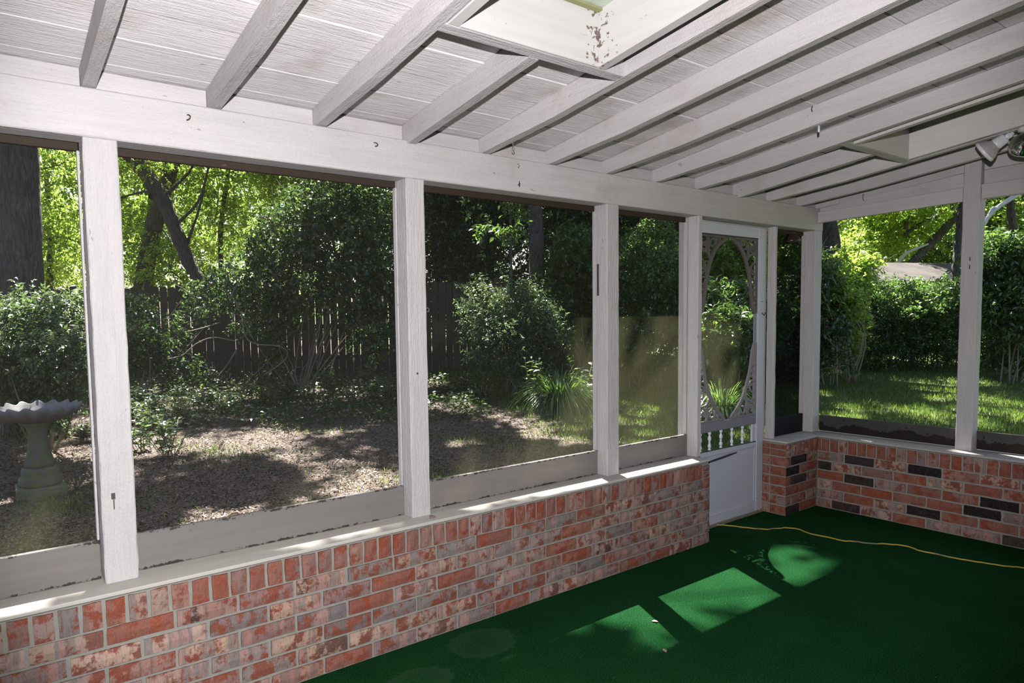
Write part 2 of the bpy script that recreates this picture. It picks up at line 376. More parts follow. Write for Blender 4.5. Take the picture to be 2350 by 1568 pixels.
# ------------------------------------------------------------------ bricks
def brick_mesh(L, H, D, seed, corner=False):
    """A brick whose front face (at y=0) has slightly broken arrises; centred on x and z."""
    r = random.Random(seed); nx, nz = (5 if L > H else 3), (3 if L > H else 4)
    V = []; F = []
    for j in range(nz):
        for i in range(nx):
            x = -L/2+L*i/(nx-1); z = -H/2+H*j/(nz-1); e = i in (0, nx-1) or j in (0, nz-1)
            V.append((x + (r.uniform(-.0016, .0016) if e else 0), .0035 + r.uniform(0, .001) if e else r.uniform(-.001, .0006), z + (r.uniform(-.0016, .0016) if e else 0)))
    for j in range(nz-1):
        for i in range(nx-1): a = j*nx+i; F.append((a, a+1, a+nx+1, a+nx))
    ring = [i for i in range(nx)] + [j*nx+nx-1 for j in range(1, nz)] + [(nz-1)*nx+i for i in range(nx-2, -1, -1)] + [j*nx for j in range(nz-2, 0, -1)]
    o = len(V)
    for k in ring: V.append((V[k][0], D, V[k][2]))
    m = len(ring)
    for k in range(m): F.append((ring[k], o+k, o+(k+1) % m, ring[(k+1) % m]))
    F.append(tuple(o+k for k in range(m)))
    me = bpy.data.meshes.new('brick'); me.from_pydata(V, [], F); me.update(); me.materials.append(BRICK); return me
_bc = {}
def brick_of(L, H):
    key = (round(L, 3), round(H, 3))
    if key not in _bc: _bc[key] = [brick_mesh(L, H, .05, hash(key) % 1000 + s) for s in range(4)]
    return rnd.choice(_bc[key])
def put_brick(parent, u, z, L, H, side, tones):
    o = bpy.data.objects.new('brick', brick_of(L, H)); COL.objects.link(o)
    dz = rnd.uniform(-.0012, .0012); dn = rnd.uniform(-.0015, .0015)
    if side == 'front': o.location = (u, -.004+dn, z+dz)
    elif side == 'right': o.location = (XR-.004+dn, u, z+dz); o.rotation_euler = (0, 0, -math.pi/2)
    elif side == 'jamb': o.location = (4.157-.004+dn, u, z+dz); o.rotation_euler = (0, 0, -math.pi/2)
    elif side == 'jambl': o.location = (3.253+.004+dn, u, z+dz); o.rotation_euler = (0, 0, math.pi/2)
    o.rotation_euler.y += rnd.uniform(-.004, .004)
    tn = rnd.choice(tones); o['tone'] = min(1., max(0., tn + rnd.uniform(-.05, .05)))
    o.parent = parent; return o
CH = .418/6; J = .0122
T_F = [.05, .22, .28, .32, .36, .4, .45, .5, .55, .6, .62, .68, .72, .76, .80]
T_FR = [.02, .05, .1, .14, .18, .2, .24, .3, .5]
T_R = [.02, .05, .1, .12, .15, .17, .22, .3, .45, .55, .6, .97, .95, .93]
T_RR = [.03, .06, .1, .12, .16, .2, .3]

wf = box('wall_front', XL, 3.250, .007, .27, 0, .513, MORTAR, None, 0)
tag(wf, 'long low brick wall under the screened openings, rowlock course on top', 'wall', kind='structure')
def course(parent, x0, x1, first, pitch, k, side, tones):
    z = k*CH + CH/2; u = first
    while u > x0: u -= pitch
    while u < x1:
        a, b = max(u, x0), min(u+pitch, x1); a2 = a+J/2 if a > x0+.001 else a; b2 = b-J/2 if b < x1-.001 else b
        if b2-a2 > .02: put_brick(parent, (a2+b2)/2, z, b2-a2, CH-J, side, tones)
        u += pitch
for k in range(6):
    kk = 5-k                       # 0 is the course under the rowlock
    course(wf, -1.45, 3.253, -.113 if kk % 2 == 0 else -.222, .2205, k, 'front', T_F)
p = .0686; i = -17
while True:
    a = -.318+i*p; i += 1
    if a > 3.182-.01: break
    put_brick(wf, a+p/2, .418+.0465, p-J, .088, 'front', T_FR)
for z, h in ((.4375, .03), (.478, .034)): put_brick(wf, 3.2205, z, .058, h, 'front', T_FR)
for k in range(6):
    put_brick(wf, .055, k*CH+CH/2, .098, CH-J, 'jambl', T_F); put_brick(wf, .165, k*CH+CH/2, .10, CH-J, 'jambl', T_F)

wp = box('wall_front_pier', 4.164, XR+.02, .007, .27, 0, .513, MORTAR, None, 0)
wp.name = 'wall_corner'
tag(wp, 'short brick pier wall between the screen door and the corner', 'wall', kind='structure')
for k in range(6):
    z = k*CH+CH/2
    if k % 2: cuts = [4.157, 4.2245, 4.4405, XR]
    else: cuts = [4.157, 4.345, XR]
    for a, b in zip(cuts, cuts[1:]): put_brick(wp, (a+b)/2, z, b-a-J, CH-J, 'front', T_R)
    for a, b in ((.002, .118), (.128, .245)): put_brick(wp, (a+b)/2, z, b-a, CH-J, 'jamb', T_RR)
put_brick(wp, 4.19, .445, .058, .038, 'front', T_RR); put_brick(wp, 4.19, .489, .058, .034, 'front', T_RR)
for i in range(6): put_brick(wp, 4.258+i*.062, .4645, .052, .088, 'front', T_RR)
for z, h in ((.445, .042), (.489, .03)):
    for a, b in ((.002, .118), (.128, .245)): put_brick(wp, (a+b)/2, z, b-a, h, 'jamb', T_RR)

wr = box('wall_right', XR+.007, XR+.27, YB, .0, 0, .513, MORTAR, None, 0)
tag(wr, 'low brick wall along the right end under the open lawn view', 'wall', kind='structure')
for k in range(6):
    kk = 5-k; z = k*CH+CH/2; first = -.187 if kk % 2 == 0 else -.103
    u = 0.; v_ = first
    while u > -2.3:
        L = u-v_-J
        if L > .02: put_brick(wr, (u+v_)/2, z, L, CH-J, 'right', T_R)
        u = v_; v_ -= .2
u = -.022
put_brick(wr, -.009, .4645, .02, .088, 'right', T_RR)
while u > -2.2:
    put_brick(wr, u-.031, .4645, .0525, .088, 'right', T_RR); u -= .0622

# ------------------------------------------------------------------ sills
s1 = box('trim_2', XL, 3.256, .0-.002, .23, .5165, ZS, SILLM, None, .003); tag(s1, 'long cream painted sill board on top of the front brick wall', 'sill', kind='structure')
s2 = hexa('trim_3', [(4.155, -.004, .5165), (4.585, -.004, .5165), (4.155, .25, .5165), (4.80, .25, .5165), (4.155, -.004, ZS), (4.585, -.004, ZS), (4.155, .25, ZS), (4.80, .25, ZS)], SILLM, None, .003)
tag(s2, 'short grey sill board on the brick pier beside the door', 'sill', kind='structure')
s3 = hexa('trim_4', [(4.586, YB, .5165), (4.84, YB, .5165), (4.586, -.004, .5165), (4.84, .25, .5165), (4.586, YB, ZS), (4.84, YB, ZS), (4.586, -.004, ZS), (4.84, .25, ZS)], SILLMY, None, .003)
tag(s3, 'long grey weathered sill board on the right brick wall', 'sill', kind='structure')

# ------------------------------------------------------------------ posts (each slightly uneven, rough sawn)
def post(x0, x1, y0, y1, z0, z1, label, top_dx=0, grp=None):
    bm = bmesh.new(); n = 26; rg = random.Random(int(x0*1000))
    rings = []
    for j in range(n+1):
        z = z0+(z1-z0)*j/n; dx = top_dx*j/n
        q = lambda: rg.uniform(-.0013, .0013)
        c = .004
        pts = [(x0+c, y0), (x1-c, y0), (x1, y0+c), (x1, y1-c), (x1-c, y1), (x0+c, y1), (x0, y1-c), (x0, y0+c)]
        rings.append([bm.verts.new((a+dx+q(), b+q(), z)) for a, b in pts])
    for j in range(n):
        for k in range(8): bm.faces.new((rings[j][k], rings[j][(k+1) % 8], rings[j+1][(k+1) % 8], rings[j+1][k]))
    bm.faces.new(rings[0][::-1]); bm.faces.new(rings[-1]); me = bpy.data.meshes.new('post'); bm.to_mesh(me); bm.free()
    o = link('post', me, WZ); return tag(o, label, 'post')
G = .0008
P1 = post(-.093, .013, YF+.004, YF+.1, ZS+G, ZB-G, 'thick white post nearest the camera, standing on the sill left of the first big opening')
P2 = post(1.144, 1.241, YF+.003, YF+.1, ZS+G, ZB-G, 'white post between the two widest screened openings')
P3 = post(2.425, 2.522, YF+.003, YF+.1, ZS+G, ZB-G, 'white post left of the narrow screened opening beside the door')
P4 = post(3.2505, 3.2925, YF+.003, YF+.08, ZS+G, ZB-G, 'slim white post on the sill end, at the left edge of the screen door')
P5 = post(4.1995, 4.229, .127, .185, .001, ZB-G, 'slim white post reaching the floor, right of the screen door')
P6 = post(4.687, 4.786, YF+.003, YF+.1, ZS+G, ZB-G, 'white corner post on the brick pier where front and right walls meet')
P7 = post(4.704, 4.80, -.905, -.815, ZS+G, 2.382, 'white post standing on the right sill and rising past the header to the rafters')
post(4.704, 4.80, -2.6, -2.5, ZS+G, 2.16, 'second white post on the right sill, outside the picture')
post(-2.28, -2.18, YF+.003, YF+.1, ZS+G, ZB-G, 'white post at the far left end of the front wall, outside the picture')

def nail(parent, x, y, z, w, h, d=.004, mat=None):
    box('nail', x-w/2, x+w/2, y-d, y+.001, z-h/2, z+h/2, mat or RUST, parent, 0)
nail(P1, -.056, YF+.003, .835, .012, .020); nail(P1, -.055, YF+.003, .806, .003, .034)
nail(P2, 1.183, YF+.002, 1.185, .006, .008)
box('slot', 4.7025, 4.7045, -.865, -.860, 1.74, 1.765, BLACKM, P7, 0); box('slot', 4.7025, 4.7045, -.865, -.860, 1.69, 1.715, BLACKM, P7, 0)
hb = box('header_beam', XL, 4.788, YF, YF+.098, ZB, ZBT, WX, None, .004)
tag(hb, 'heavy white rough-sawn header beam running across the tops of the front posts', 'beam')
for q_ in range(9): nail(hb, 1.792+rnd.uniform(-.010, .010), YF-.0002, 2.085+rnd.uniform(-.014, .014), .005, .005, .001, BLACKM)
for q_ in range(3): nail(hb, 1.79+rnd.uniform(-.006, .006), YF-.0002, 2.162+q_*.008, .004, .005, .001, BLACKM)

# ------------------------------------------------------------------ windows: screen, mouldings, kick board
wins = [(XL+.12, -.095, SCREEN), (.015, 1.142, SCREEN), (1.243, 2.423, SCREEN), (2.524, 3.249, SCREEN)]
def window(n, x0, x1, kick, label, scr=SCREEN, ks=STRIP):
    w = empty('window_%d' % n, ((x0+x1)/2, .178, ZS)); tag(w, label, 'window', kind='structure')
    box('kick_board', x0+.001, x1-.001, .160, .180, ZS+.0006, .668, kick, w, .002)
    box('top_moulding', x0+.001, x1-.001, .180, .198, ZB-.030, ZB-.001, ks, w, .002)
    box('side_moulding', x0+.0005, x0+.008, .166, .19, .669, ZB-.031, WZ, w, .001)
    box('side_moulding', x1-.008, x1-.0005, .166, .19, .669, ZB-.031, WZ, w, .001)
    v = [(x0, .192, .6), (x1, .192, .6), (x1, .192, ZB-.002), (x0, .192, ZB-.002)]
    mk('screen_mesh', v, [(0, 1, 2, 3)], scr, w)
    return w
window(1, -2.17, -.095, KICK, 'leftmost screened opening, the bird bath showing through it')
window(2, .015, 1.142, KICK, 'wide screened opening between the two nearest white posts')
window(3, 1.243, 2.423, KICK, 'screened opening with the arching grass clump behind it')
window(4, 2.524, 3.249, KICK, 'narrow screened opening just left of the screen door')
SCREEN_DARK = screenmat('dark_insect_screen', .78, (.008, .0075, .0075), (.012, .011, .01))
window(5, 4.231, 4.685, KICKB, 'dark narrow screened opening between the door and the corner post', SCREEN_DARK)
def window_r(n, y0, y1, label):
    w = empty('window_%d' % n, (4.79, (y0+y1)/2, ZS)); tag(w, label, 'window', kind='structure')
    box('kick_board', 4.784, 4.80, y0+.001, y1-.001, ZS+.006, .655, KICKR, w, .002)
    v = [(4.793, y0, .6), (4.793, y1, .6), (4.793, y1, 2.12), (4.793, y0, 2.12)]
    mk('screen_mesh', v, [(0, 1, 2, 3)], SCREEN_CLEAR, w)
window_r(6, -.814, YF, 'right wall opening between corner post and next post, hedge beyond')
window_r(7, -2.499, -.906, 'right wall opening at the picture edge, leafy bush beyond')

# ------------------------------------------------------------------ right wall header and gable
h1 = hexa('header_board', [(4.700, -.8145, 2.117), (4.740, -.8145, 2.117), (4.700, YF-.001, 2.098), (4.740, YF-.001, 2.098), (4.700, -.8145, 2.205), (4.740, -.8145, 2.205), (4.700, YF-.001, 2.178), (4.740, YF-.001, 2.178)], WY)
tag(h1, 'white header board between the beam end and the right-hand post', 'board')
h2 = hexa('header_board', [(4.690, YB, 2.13), (4.740, YB, 2.13), (4.690, -.913, 2.118), (4.740, -.913, 2.118), (4.690, YB, 2.22), (4.740, YB, 2.22), (4.690, -.913, 2.207), (4.740, -.913, 2.207)], WY)
tag(h2, 'white header board right of the right-hand post, at the picture edge', 'board')
gb = empty('wall_gable', (4.76, -1, 2.2)); gb.name = 'wall_upper'; tag(gb, 'white boards filling the gable above the right header', 'wall', kind='structure')
def gpiece(y0, y1, a0, a1, b0, b1, nm='gable_board'):   # y range, bottom z at each end, top z at each end
    hexa(nm, [(4.742, y0, a0), (4.765, y0, a0), (4.742, y1, a1), (4.765, y1, a1), (4.742, y0, b0), (4.765, y0, b0), (4.742, y1, b1), (4.765, y1, b1)], WY, gb, .0015)
gpiece(-.812, YF+.09, 2.15, 2.13, 2.300, 2.2005)
gpiece(-.812, -.05, 2.302, 2.221, zdeck(-.812), zdeck(-.05))
gpiece(-.0495, YF+.09, 2.2245, 2.2022, zdeck(-.0495), zdeck(YF+.09))
gpiece(-2.6, -.91, 2.16, 2.15, 2.335, 2.30)
gpiece(-2.6, -.91, 2.337, 2.302, zdeck(-2.6), zdeck(-.91))
gpiece(YB, -2.602, 2.1, 2.1, zdeck(YB), zdeck(-2.602))

# ------------------------------------------------------------------ ceiling
SK = [(.83, 1.43), (3.40, 4.01)]; SKY0, SKY1 = -.757, -1.90
ceil_v = []; ceil_f = []
def slabpiece(x0, x1, y0, y1, V, F, off=.024, th=.03):
    o = len(V)
    for x in (x0, x1):
        for y in (y0, y1): V += [(x, y, zdeck(y)+off), (x, y, zdeck(y)+off+th)]
    F += [(o, o+2, o+6, o+4), (o+1, o+5, o+7, o+3), (o, o+1, o+3, o+2), (o+4, o+6, o+7, o+5), (o, o+4, o+5, o+1), (o+2, o+3, o+7, o+6)]
xs = [XL-.1, .81, 1.45, 3.38, 4.03, 5.1]
for a, b in zip(xs, xs[1:]):
    if a in (.81, 3.38): slabpiece(a, b, SKY0+.02, .62, ceil_v, ceil_f); slabpiece(a, b, YB-.1, SKY1-.02, ceil_v, ceil_f)
    else: slabpiece(a, b, YB-.1, .62, ceil_v, ceil_f)
ce = mk('ceiling', ceil_v, ceil_f, DECK); tag(ce, 'sloping white-painted plank ceiling carried on exposed rafters', 'ceiling', kind='structure')
yj = [.603]
while yj[-1] > YB: yj.append(yj[-1]-.1775*rnd.uniform(.985, 1.015))
for a, b in zip(yj, yj[1:]):
    lo = max(b, YB)
    if lo < SKY0-.02 and a > SKY1+.02: spans = [(XL, .829), (1.431, 3.399), (4.011, 5.05)]
    else: spans = [(XL, 5.05)]
    g = .0026; dz = rnd.uniform(-.0015, .0025)
    for x0, x1 in spans:
        y0, y1 = lo+g, a-g
        if len(spans) == 3:                      # keep clear of the shafts' front boards
            pass
        hexa('plank', [(x0, y0, zdeck(y0)+dz), (x1, y0, zdeck(y0)+dz), (x0, y1, zdeck(y1)+dz), (x1, y1, zdeck(y1)+dz), (x0, y0, zdeck(y0)+.022), (x1, y0, zdeck(y0)+.022), (x0, y1, zdeck(y1)+.022), (x1, y1, zdeck(y1)+.022)], DECK, ce, .0007)
RX = [-1.69, -1.29, -.89, -.49, -.086, .321, .736, 1.153, 1.576, 2.004, 2.425, 2.851, 3.259, 3.668, 4.068, 4.466]
RW = .042
def rafter(x, y0, y1, dz=0.):
    n = 10; V = []; F = []; rg = random.Random(int(x*991)+int(y0*7))
    for j in range(n+1):
        y = y0+(y1-y0)*j/n; q = lambda: rg.uniform(-.0014, .0014)
        zb = zraft(y)+dz; zt = zdeck(y)-.001
        if y > YF: zb = max(zb, ZBT+.001)
        V += [(x+q(), y, zb+q()), (x+RW+q(), y, zb+q()), (x+RW, y, zt), (x, y, zt)]
    for j in range(n):
        for k in range(4): a = j*4+k; b = j*4+(k+1) % 4; F.append((a, b, b+4, a+4))
    F += [(3, 2, 1, 0), (n*4, n*4+1, n*4+2, n*4+3)]
    me = bpy.data.meshes.new('rafter'); me.from_pydata(V, [], F); me.update()
    return link('rafter', me, WY, ce)
for i, x in enumerate(RX):
    if abs(x-1.153) < .01 or abs(x-3.668) < .01:
        rafter(x, -.713, .60); rafter(x, YB, SKY1-.05)
    else: rafter(x, YB, .60)
    # birdsmouth: the tail sits on the beam, the belly hangs in front of its face
    if x > -1.6:
        zf = zraft(YF)
# blocking between rafters over the beam
for a, b in zip(RX, RX[1:]+[4.742]):
    box('blocking', a+RW+.001, b-.001, .122, .150, ZBT+.0005, 2.2735, WX, ce, .0015)
fas = box('trim_5', XL, 5.1, .601, .622, 2.115, 2.24, WX, None, .002); tag(fas, 'white fascia board along the outer eave', 'fascia', kind='structure')

# ------------------------------------------------------------------ skylights
def skylight(x0, x1, lab, h0, h1, bl):
    s = empty('skylight', ((x0+x1)/2, (SKY0+SKY1)/2, 2.45)); tag(s, lab, 'skylight')
    t_ = .042; top = .195
    def yz(y, up): return zraft(y)+up
    def along_x(nm, xa, xb, ya, yb, up, mat=WX):
        hexa(nm, [(xa, ya, yz(ya, 0)), (xb, ya, yz(ya, 0)), (xa, yb, yz(yb, 0)), (xb, yb, yz(yb, 0)), (xa, ya, yz(ya, up)), (xb, ya, yz(ya, up)), (xa, yb, yz(yb, up)), (xb, yb, yz(yb, up))], mat, s, .002)
    along_x('header_board', h0, h1, -.757, -.715, .090)
    along_x('shaft_board', x0, x1, -.757+.0008-.012, -.757, top, SHX)
    along_x('header_board', h0, h1, SKY1-.042, SKY1, .090)
    along_x('shaft_board', x0, x1, SKY1+.0005, SKY1+.012, top)
    along_x('side_board', x0-t_, x0, SKY1+.0005, -.7578, top, SHY)
    along_x('side_board', x1, x1+t_, SKY1+.0005, -.7578, top, SHY)
    a, b = SKY1+.013, SKY0-.013
    hexa('pane', [(x0+.001, a, yz(a, top-.004)), (x1-.001, a, yz(a, top-.004)), (x0+.001, b, yz(b, top-.004)), (x1-.001, b, yz(b, top-.004)), (x0+.001, a, yz(a, top+.002)), (x1-.001, a, yz(a, top+.002)), (x0+.001, b, yz(b, top+.002)), (x1-.001, b, yz(b, top+.002))], ACRYL, s, 0)
    hexa('glazing_strip', [(x0+.002, b-.02, yz(b-.02, top-.012)), (x1-.002, b-.02, yz(b-.02, top-.012)), (x0+.002, b, yz(b, top-.012)), (x1-.002, b, yz(b, top-.012)), (x0+.002, b-.02, yz(b-.02, top-.005)), (x1-.002, b-.02, yz(b-.02, top-.005)), (x0+.002, b, yz(b, top-.005)), (x1-.002, b, yz(b, top-.005))], ALGAE, s, .001)
    return s
skylight(.83, 1.43, 'white boxed skylight with cloudy green pane at the top of the picture', .7795, 1.5755, 0)
skylight(3.40, 4.01, 'second boxed skylight, narrow in view near the right edge below the rafters', 3.302, 4.0675, 0)

# walls of the rest of the room
wb_ = box('wall_back', XL, 4.9, YB-.08, YB-.001, 0, 2.9, HOUSEW, None, 0); tag(wb_, 'painted house wall behind the camera', 'wall', kind='structure')
wl_ = box('wall_left', XL-.08, XL-.001, YB, .26, 0, 2.9, HOUSEW, None, 0); tag(wl_, 'painted end wall left of the camera', 'wall', kind='structure')

# ------------------------------------------------------------------ screen door
D0, D1, DY = 3.295, 4.148, .170
door = empty('door_1', (3.72, DY, .016)); tag(door, 'white screen door with scrolled oval brackets, small spindles and a solid kick panel', 'door', kind='structure')
def dbox(nm, x0, x1, z0, z1, y0=DY, y1=DY+.032, mat=DOORW, bev=.003): return box(nm, x0, x1, y0, y1, z0, z1, mat, door, bev)
OL, OR = 3.38, 4.066
dbox('stile', D0, OL, .018, 2.033); dbox('stile', OR, D1, .018, 2.033)
dbox('rail', OL+.0005, OR-.0005, 1.958, 2.033); o = dbox('rail', OL+.0005, OR-.0005, .650, .712, DY+.004, DY+.030, DOORG); o['label'] = 'grey middle rail'
dbox('rail', OL+.0005, OR-.0005, .485, .520, DY+.002, DY+.03); dbox('rail', OL+.0005, OR-.0005, .018, .088)
dbox('panel', OL+.0005, OR-.0005, .0885, .4845, DY+.010, DY+.024, DOORW, 0)
dbox('panel_moulding', OR-.024, OR-.001, .090, .483, DY+.003, DY+.0095); dbox('panel_moulding', OL+.001, OL+.024, .090, .483, DY+.003, DY+.0095)
dbox('gasket', OL+.001, OR-.001, .5205, .525, DY+.003, DY+.012, BLACKM, 0)
dbox('gasket', OL+.001, OR-.001, 1.953, 1.9575, DY+.003, DY+.012, BLACKM, 0)
dbox('stop_bead', OR-.012, OR-.0005, .7125, 1.952, DY+.012, DY+.03, DOORG, .001); dbox('stop_bead', OL+.0005, OL+.012, .7125, 1.952, DY+.012, DY+.03, DOORG, .001)
dbox('stop_bead', OR-.03, OR-.0005, .521, .6495, DY+.014, DY+.03, DOORW, .001)
mk('screen_mesh', [(OL, DY+.031, .5), (OR, DY+.031, .5), (OR, DY+.031, 1.96), (OL, DY+.031, 1.96)], [(0, 1, 2, 3)], SCREEN, door)
for sx_ in (3.42, 3.5235, 3.6525, 3.781, 3.908):
    pr = [(.0, .5255), (.010, .526), (.010, .533), (.006, .536), (.0065, .540), (.011, .548), (.0105, .560), (.0065, .570), (.005, .574), (.009, .577), (.005, .581), (.0065, .587), (.0115, .600), (.010, .613), (.006, .624), (.006, .630), (.010, .634), (.010, .649), (0, .6495)]
    lathe('spindle', pr, SPW, door, 12, Matrix.Translation((sx_, DY+.014, 0)))
# gingerbread brackets: flat scrollwork sawn from sheet, built from ribbons that overlap like the real fretwork
def bracket(upper, right):
    """u: distance from the stile inward, w: distance from the rail towards the middle."""
    if upper: inner = [(.310, .0), (.306, .016), (.245, .046), (.184, .094), (.140, .160), (.107, .234), (.087, .310), (.073, .386), (.052, .483), (.020, .515)]
    else: inner = [(.300, .0), (.290, .016), (.270, .034), (.245, .053), (.184, .109), (.135, .184), (.099, .261), (.074, .325), (.058, .40), (.046, .46), (.020, .52)]
    V = []; F = []; nr_ = [0]
    def P(u, w, y): return ((OR-u) if right else (OL+u), y, (1.952-w) if upper else (.713+w))
    def ribbon(pts, wd, n=5, y0=.006, y1=.018, side=0.):
        nr_[0] += 1; y0 += .00021*nr_[0]; y1 += .00017*nr_[0]
        c = [Vector((p_.x, p_.y)) for p_ in crom([(a, b, 0) for a, b in pts], n)] if len(pts) > 2 else [Vector(p_) for p_ in pts]
        m = len(c); o = len(V)
        for i_, p_ in enumerate(c):
            d = (c[min(i_+1, m-1)]-c[max(i_-1, 0)]).normalized(); nn = Vector((-d.y, d.x)); tp = wd*(.55 if i_ in (0, m-1) and len(pts) > 2 else 1)
            a = p_+nn*tp*(.5+side); b = p_-nn*tp*(.5-side)
            for q_ in (a, b):
                q_ = Vector((max(q_.x, .0005), max(q_.y, .0005)))
                V.append(P(q_.x, q_.y, DY+y0)); V.append(P(q_.x, q_.y, DY+y1))
        for i_ in range(m-1):
            k = o+i_*4; F.extend([(k, k+4, k+6, k+2), (k+1, k+3, k+7, k+5), (k, k+1, k+5, k+4), (k+2, k+6, k+7, k+3)])
        F.extend([(o, o+2, o+3, o+1), (o+(m-1)*4, o+(m-1)*4+1, o+(m-1)*4+3, o+(m-1)*4+2)])
    def arc(cu, cw, r, a0, a1, wd): ribbon([(cu+r*math.cos(math.radians(a0+(a1-a0)*k/7)), cw+r*math.sin(math.radians(a0+(a1-a0)*k/7))) for k in range(8)], wd, 2)
    ribbon(inner, .026, 4)
    ribbon([(0, .007), (.305, .007)], .014); ribbon([(.007, 0), (.007, .515)], .014)
    arc(.060, .062, .036, -40, 250, .012); arc(.060, .062, .012, 0, 360, .010)
    ribbon([(.0, .115), (.045, .108), (.10, .118), (.135, .16)], .016); ribbon([(.098, .006), (.118, .05), (.110, .10), (.125, .14)], .016)
    arc(.155, .050, .026, 60, 330, .012); ribbon([(.205, .006), (.196, .04), (.205, .075)], .014); ribbon([(.245, .006), (.235, .03), (.238, .05)], .012)
    ribbon([(.0, .185), (.03, .165), (.060, .175), (.075, .205), (.055, .225), (.040, .21)], .011); ribbon([(.105, .20), (.075, .235), (.04, .25), (.012, .24)], .013)
    ribbon([(.09, .285), (.055, .275), (.03, .295), (.040, .325), (.060, .315)], .010); ribbon([(.080, .345), (.045, .36), (.012, .35)], .013); ribbon([(.068, .40), (.035, .395), (.022, .425), (.040, .435)], .009); ribbon([(.055, .455), (.012, .46)], .012)
    o = mk('corner_bracket', V, F, BRK if upper else BRKL, door)
    return o
for up_ in (True, False):
    for rt_ in (True, False): bracket(up_, rt_)
dbox('sticker', 4.098, 4.128, 1.992, 2.000, DY-.0012, DY, YEL, 0)['label'] = 'tiny yellow sticker'
tube('latch_hook', [(4.108, DY-.004, 1.437), (4.113, DY-.012, 1.425), (4.117, DY-.014, 1.420), (4.124, DY-.018, 1.432), (4.131, DY-.012, 1.440), (4.137, DY-.012, 1.438)], .0028, BLACKM, door, 6)
dbox('catch_plate', 4.095, 4.128, 1.515, 1.518, DY-.001, DY, BLACKM, 0)
tube('closer_rod', [(3.40, DY-.006, .447), (3.60, DY-.008, .462), (3.72, DY-.010, .473), (3.80, DY-.012, .480)], [.004, .007, .007, .004], BLACKM, door, 8)['label'] = 'thin black rod slanting across the panel top'
dbox('door_sweep', 3.40, 3.88, .004, .0175, DY+.004, DY+.02, TWIG, .001)
jl = box('trim_6', 4.1495, 4.199, .188, .235, .002, ZB-.001, WZ, None, .002); tag(jl, 'narrow white jamb strip between the screen door and the slim post', 'jamb', kind='structure')
jt = box('trim_7', 3.294, 4.149, .186, .235, 2.0335, ZB-.0005, WX, None, .001); tag(jt, 'thin white head jamb over the screen door', 'jamb', kind='structure')
jb = box('trim_8', 3.2535, 3.294, .170, .235, .002, ZB-.001, WZ, None, .001); tag(jb, 'narrow white jamb behind the slim left door post', 'jamb', kind='structure')
th = box('trim_9', 3.255, 4.2, .165, .30, -.002, .003, TWIG, None, 0); tag(th, 'worn pale threshold under the screen door', 'threshold', kind='structure')

# ------------------------------------------------------------------ hooks and small fittings
def hook(pts, r, mat, label, grp=None, cat='hook'):
    o = tube('hook', crom(pts, 4), r, mat, None, 7); tag(o, label, cat, grp); return o
hook([(.241, YF+.004, 2.165), (.243, YF-.008, 2.164), (.247, YF-.018, 2.157), (.243, YF-.018, 2.147), (.236, YF-.012, 2.143)], .0022, RUST, 'rusty bent nail hook on the header beam between first and second rafters')
hook([(.990, YF+.004, 2.172), (.995, YF-.008, 2.170), (1.000, YF-.016, 2.163), (.996, YF-.018, 2.156), (.988, YF-.014, 2.154)], .0022, RUST, 'rusty bent nail hook on the header beam left of the middle post')
xr5 = 1.597; yr5 = -.10
hook([(xr5, yr5, zraft(yr5)+.004), (xr5, yr5, zraft(yr5)-.014), (xr5+.006, yr5-.004, zraft(yr5)-.028), (xr5-.004, yr5-.006, zraft(yr5)-.036), (xr5-.010, yr5-.006, zraft(yr5)-.028)], .0016, TWIG, 'small brass cup hook hanging under the rafter that meets the big skylight')
zz = 2.262
hook([(4.743, -.21, zz), (4.735, -.212, zz+.002), (4.728, -.214, zz-.006), (4.727, -.214, zz-.03), (4.732, -.217, zz-.045)], .002, BLACKM, 'thin black nail hook on the gable boards above the right opening')
hook([(2.853, -.80, zdeck(-.8)-.004), (2.846, -.80, zdeck(-.8)-.006), (2.842, -.80, zdeck(-.8)-.018), (2.842, -.803, zdeck(-.8)-.03)], .0022, BLACKM, 'black bent nail high on the side of a middle rafter')
hook([(1.243, .10, 1.475), (1.252, .10, 1.478), (1.259, .10, 1.470), (1.256, .10, 1.461), (1.249, .10, 1.462)], .0016, DOORG, 'small eye hook on the right side of the middle post')
ch = empty('ceiling_hook', (2.872, -.825, zraft(-.825))); tag(ch, 'white peg hook on a small metal plate under a middle rafter', 'hook')
PLM = plain('dull_grey_metal', (.30, .30, .32), .5)
hexa('plate', [(2.858, -.865, zraft(-.865)-.004), (2.888, -.865, zraft(-.865)-.004), (2.858, -.79, zraft(-.79)-.004), (2.888, -.79, zraft(-.79)-.004), (2.858, -.865, zraft(-.865)-.001), (2.888, -.865, zraft(-.865)-.001), (2.858, -.79, zraft(-.79)-.001), (2.888, -.79, zraft(-.79)-.001)], PLM, ch, .0008)
tube('peg', [(2.873, -.82, zraft(-.82)-.004), (2.873, -.82, zraft(-.82)-.03), (2.873, -.82, zraft(-.82)-.034)], [.006, .005, .003], LAMPW, ch, 8)
hp = empty('strap_hinge', (2.424, .19, 1.6)); hp.name = 'rust_strap'; tag(hp, 'thin rusty metal strap on the left edge of the post left of the narrow opening', 'strap')
box('strap', 2.4215, 2.4240, .150, .162, 1.545, 1.72, RUST, hp, 0)

